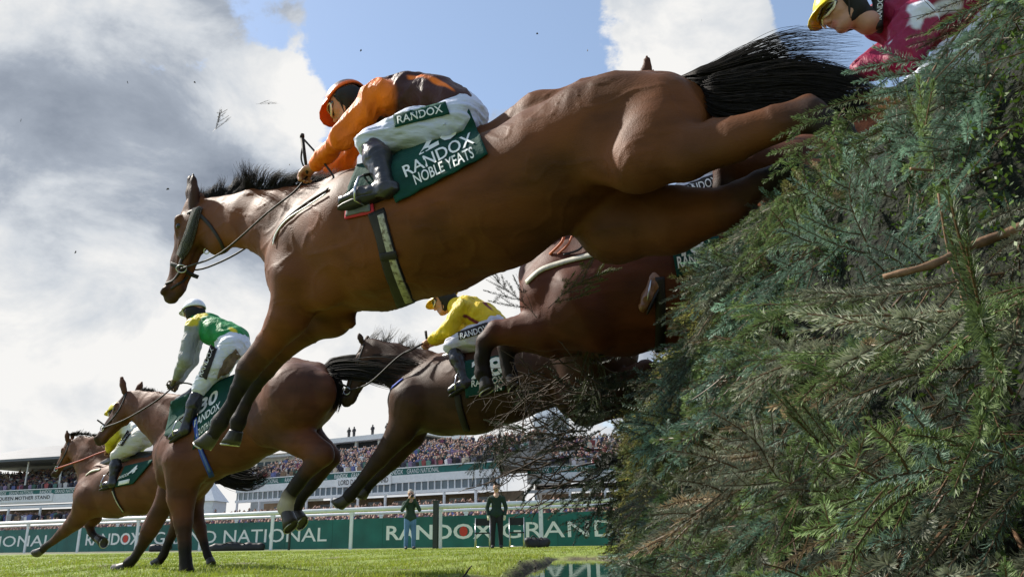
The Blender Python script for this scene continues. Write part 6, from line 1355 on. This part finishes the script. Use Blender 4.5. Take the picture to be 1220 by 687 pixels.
def bystander(px, py_feet, Y, h, label, top, legs, hat=None, camera=False, glove=None, hair=(.5, .48, .45), turn=0.0):
    c = at(px, py_feet, Y); c[2] = 0; fr = Frame((c[0] + .5, Y), (c[0] - .5, Y)); f = unit(np.array([turn, -1, 0])); sd = np.array([-f[1], f[0], 0]); up = np.array([0, 0, 1.0]); k = h / 1.78; r = root('person', c, label, 'person', 'people standing behind the turf')
    Q = lambda a, b, z: c + sd * a * k + f * b * k + up * z * k
    B = Sdf(fr); B.cap(Q(0, .01, 1.68), Q(0, .02, 1.64), .098 * k, .085 * k, .03, 1, (.5, .28, .2)); B.cap(Q(0, .02, 1.60), Q(0, 0, 1.46), .055 * k, .06 * k, .03, 1, (.5, .28, .2)); B.cap(Q(0, .11, 1.65), Q(0, .10, 1.62), .015, .015, .015, 1, (.5, .28, .2))
    B.cap(Q(0, 0, 1.4), Q(0, 0, .95), .12 * k, .11 * k, .04, 1, (.5, .3, .2))
    J_, T_ = Sdf(fr), Sdf(fr); J_.cap(Q(0, 0, 1.36), Q(0, 0, 1.05), .145 * k, .14 * k, .05, .85, top); J_.cap(Q(-.13, 0, 1.38), Q(.13, 0, 1.38), .09 * k, .09 * k, .05, 1, top); J_.cap(Q(-.06, 0, .96), Q(.06, 0, .96), .14 * k, .14 * k, .05, .9, top)
    for s_ in (-1, 1):
        if camera: el, wr = Q(.27 * s_, .12, 1.18), Q(.07 * s_, .24, 1.52)
        else: el, wr = Q(.27 * s_, -.02, 1.12), Q(.24 * s_, .08, .90)
        J_.cap(Q(.19 * s_, 0, 1.38), el, .068 * k, .058 * k, .03, 1, top); J_.cap(el, wr, .055 * k, .045 * k, .03, 1, top)
        d = unit(wr - el); B.cap(el, wr, .035, .03, .01, 1, (.5, .3, .2)); B.cap(wr, wr + d * .09, .042, .036, .02, 1, glove or (.5, .28, .2))
        for q in (-.03, -.01, .01, .03): B.cap(wr + d * .08 + sd * q, wr + d * .16 + sd * q, .011, .009, .004, 1, glove or (.5, .28, .2))
        B.cap(wr + d * .04 + f * .03, wr + d * .08 + f * .07, .013, .011, .006, 1, glove or (.5, .28, .2))
        T_.cap(Q(.09 * s_, 0, .92), Q(.11 * s_, .01, .50), .105 * k, .075 * k, .03, 1, legs); T_.cap(Q(.11 * s_, .01, .50), Q(.12 * s_, -.02, .07), .072 * k, .060 * k, .02, 1, legs); B.cap(Q(.12 * s_, -.02, .07), Q(.13 * s_, .14, .045), .05, .045, .02, 1, (.03, .03, .03))
        B.cap(Q(.09 * s_, 0, .9), Q(.12 * s_, -.02, .07), .07, .04, .02, 1, (.4, .3, .2))
    for nm, S, m in (('body', B, 'skin'), ('jacket', J_, 'silk_matt'), ('trousers', T_, 'silk_matt')):
        V, Fq = S.mesh(.022 if nm != 'body' else .014); mesh(nm, fr.wor(V), Fq, M[m], r, True, S.colour(V))
    H = Sdf(fr); H.cap(Q(0, -.02, 1.72), Q(0, -.03, 1.69), .100 * k, .1 * k, .02, 1, hair); H.cap(Q(0, .09, 1.62), Q(0, .3, 1.60), .09 * k, .2 * k, .02, 1, None, True); V, Fq = H.mesh(.016); mesh('hat' if hat else 'hair', fr.wor(V), Fq, M['silk_matt'], r, True, H.colour(V))
    if camera:
        cr = root('camera', Q(0, .3, 1.5), 'black camera raised to the face of the photographer', 'camera'); mb = MB(); mb.box(Q(0, .20, 1.60), (.15, .08, .11), X=sd, Y=f); mb.box(Q(0, .20, 1.67), (.06, .07, .04), X=sd, Y=f, taper=.7); mb.build('camera_body', M['black_rubber'], cr); mb = MB(); mb.tube([Q(0, .24, 1.60), Q(0, .40, 1.59)], [.045, .05], 12); mb.build('lens', M['black_rubber'], cr, True)
    return r
M['silk_matt'] = mat('jacket_cloth', attr='col', rough=.85, var=.15, vscale=6, bump=.6, bscale=12, bdist=.03)
def folding_chair(px, Y, label):
    c = at(px, 652, Y); c[2] = 0; r = root('folding_chair', c, label, 'chair', 'folding chairs before the green board'); Q = lambda a, b, z: c + np.array([a, b, z])
    mb = MB(); mb.box(Q(0, 0, .46), (.46, .44, .04)); mb.build('seat', M['black_rubber'], r); mb = MB(); mb.box(Q(0, .24, .80), (.46, .03, .22)); mb.build('backrest', M['black_rubber'], r)
    for s_ in (-1, 1):
        mb = MB(); mb.tube([Q(.23 * s_, -.22, 0), Q(.23 * s_, .24, .92)], .016, 6); mb.build('leg', M['steel'], r, True); mb = MB(); mb.tube([Q(.21 * s_, .24, 0), Q(.21 * s_, -.18, .46)], .016, 6); mb.build('leg', M['steel'], r, True)
    mb = MB(); mb.tube([Q(-.21, .2, .05), Q(.21, .2, .05)], .012, 6); mb.build('crossbar', M['steel'], r, True)
def bag(px, Y, w_, h_, label, seed, cat='bag'):
    rng = np.random.default_rng(seed); c = at(px, 655, Y); c[2] = 0; fr = Frame((c[0] + .5, Y), (c[0] - .5, Y)); S = Sdf(fr); n = 5
    n = max(4, int(w_ / h_ * 3))
    for i in range(n): x = c[0] + w_ * ((i + .5) / n - .5); hh = h_ * rng.uniform(.65, 1.0); S.cap(np.array([x, Y, hh * .3]), np.array([x + rng.normal(0, .04), Y, hh * .62]), hh * .36, hh * .34, .16, 1.2, (0, 0, 0))
    V, Fq = S.mesh(.03); r = root(cat, c, label, cat); mesh('body', fr.wor(V), Fq, M['black_rubber'], r, True); mb = MB(); mb.tube(list(catmull([c + np.array([-w_ * .3, -.1, h_ * .7]), c + np.array([-w_ * .1, -.14, h_ * 1.0]), c + np.array([w_ * .15, -.12, h_ * .75])], 5)), .018, 6); mb.build('strap', M['strap'], r, True)
def people():
    bystander(488, 653, 26.2, 1.80, 'photographer in dark green jacket and blue jeans standing before the board', (.02, .045, .03), (.10, .20, .36), None, True, None, (.42, .38, .32), .25)
    bystander(592, 652, 25.4, 1.90, 'steward in dark green coat and black trousers with cream gloves between two chairs', (.012, .030, .022), (.012, .012, .016), None, False, (.60, .55, .38), (.10, .06, .04), .0)
    folding_chair(575, 26.2, 'black folding chair left of the steward before the board'); folding_chair(616, 26.2, 'black folding chair right of the steward before the board')
    bag(283, 33.5, 2.1, .34, 'long low black kit bag on the turf before the board lettering', 3); bag(190, 36, .8, .30, 'small black bag on the turf between the bay horse legs', 4); bag(637, 26.6, .45, .36, 'black camera bag under the board right of the chairs', 5); bag(646, 26.6, .3, .3, 'smallest black bag beside the camera bag under the board', 6)
people()
def debris():
    rng = np.random.default_rng(5)
    pts = [(25, 143), (262, 215), (345, 196), (200, 225), (152, 98), (476 + 360 - 0, 24), (478, 395), (90, 300), (430, 60), (640, 40), (700, 60), (232, 98), (560, 330), (150, 60), (410, 500), (512, 560), (735, 460), (688, 470), (610, 470), (560, 410)]
    for i, (x, y) in enumerate(pts[:12]):
        c = at(x, y, 3.3); mb = MB(); mb.box(c, (rng.uniform(.006, .014), .004, rng.uniform(.005, .010)), X=unit(rng.normal(0, 1, 3)), taper=.5); o = mb.build('debris_fleck', M['bark_dark']); tag(o, 'tiny dark fleck of spruce debris flying in the sky', 'debris', 'flying flecks of debris')
    for px, yb, yt, Y in ((3, 418, 424, 4.0), (14, 500, 503, 4.0)): pass
    mb = MB(); A = ground(548, 690, .0); mb.tube(list(catmull([A, A + [.03, .05, .03], A + [.06, .06, .07], A + [.08, .05, .09]], 4)), [.006] * 10 + [.004] * 3, 6); tag(mb.build('stick', M['bark_dark'], None, True), 'short bent stick poking from the turf beside the water', 'stick')
debris()
RA, SKA = horse_a(); jockey_a()
horse_e(); jockey_e(); horse_f(); jockey_f(); horse_d(); jockey_d(); horse_b(); jockey_b(); horse_c(); jockey_c()
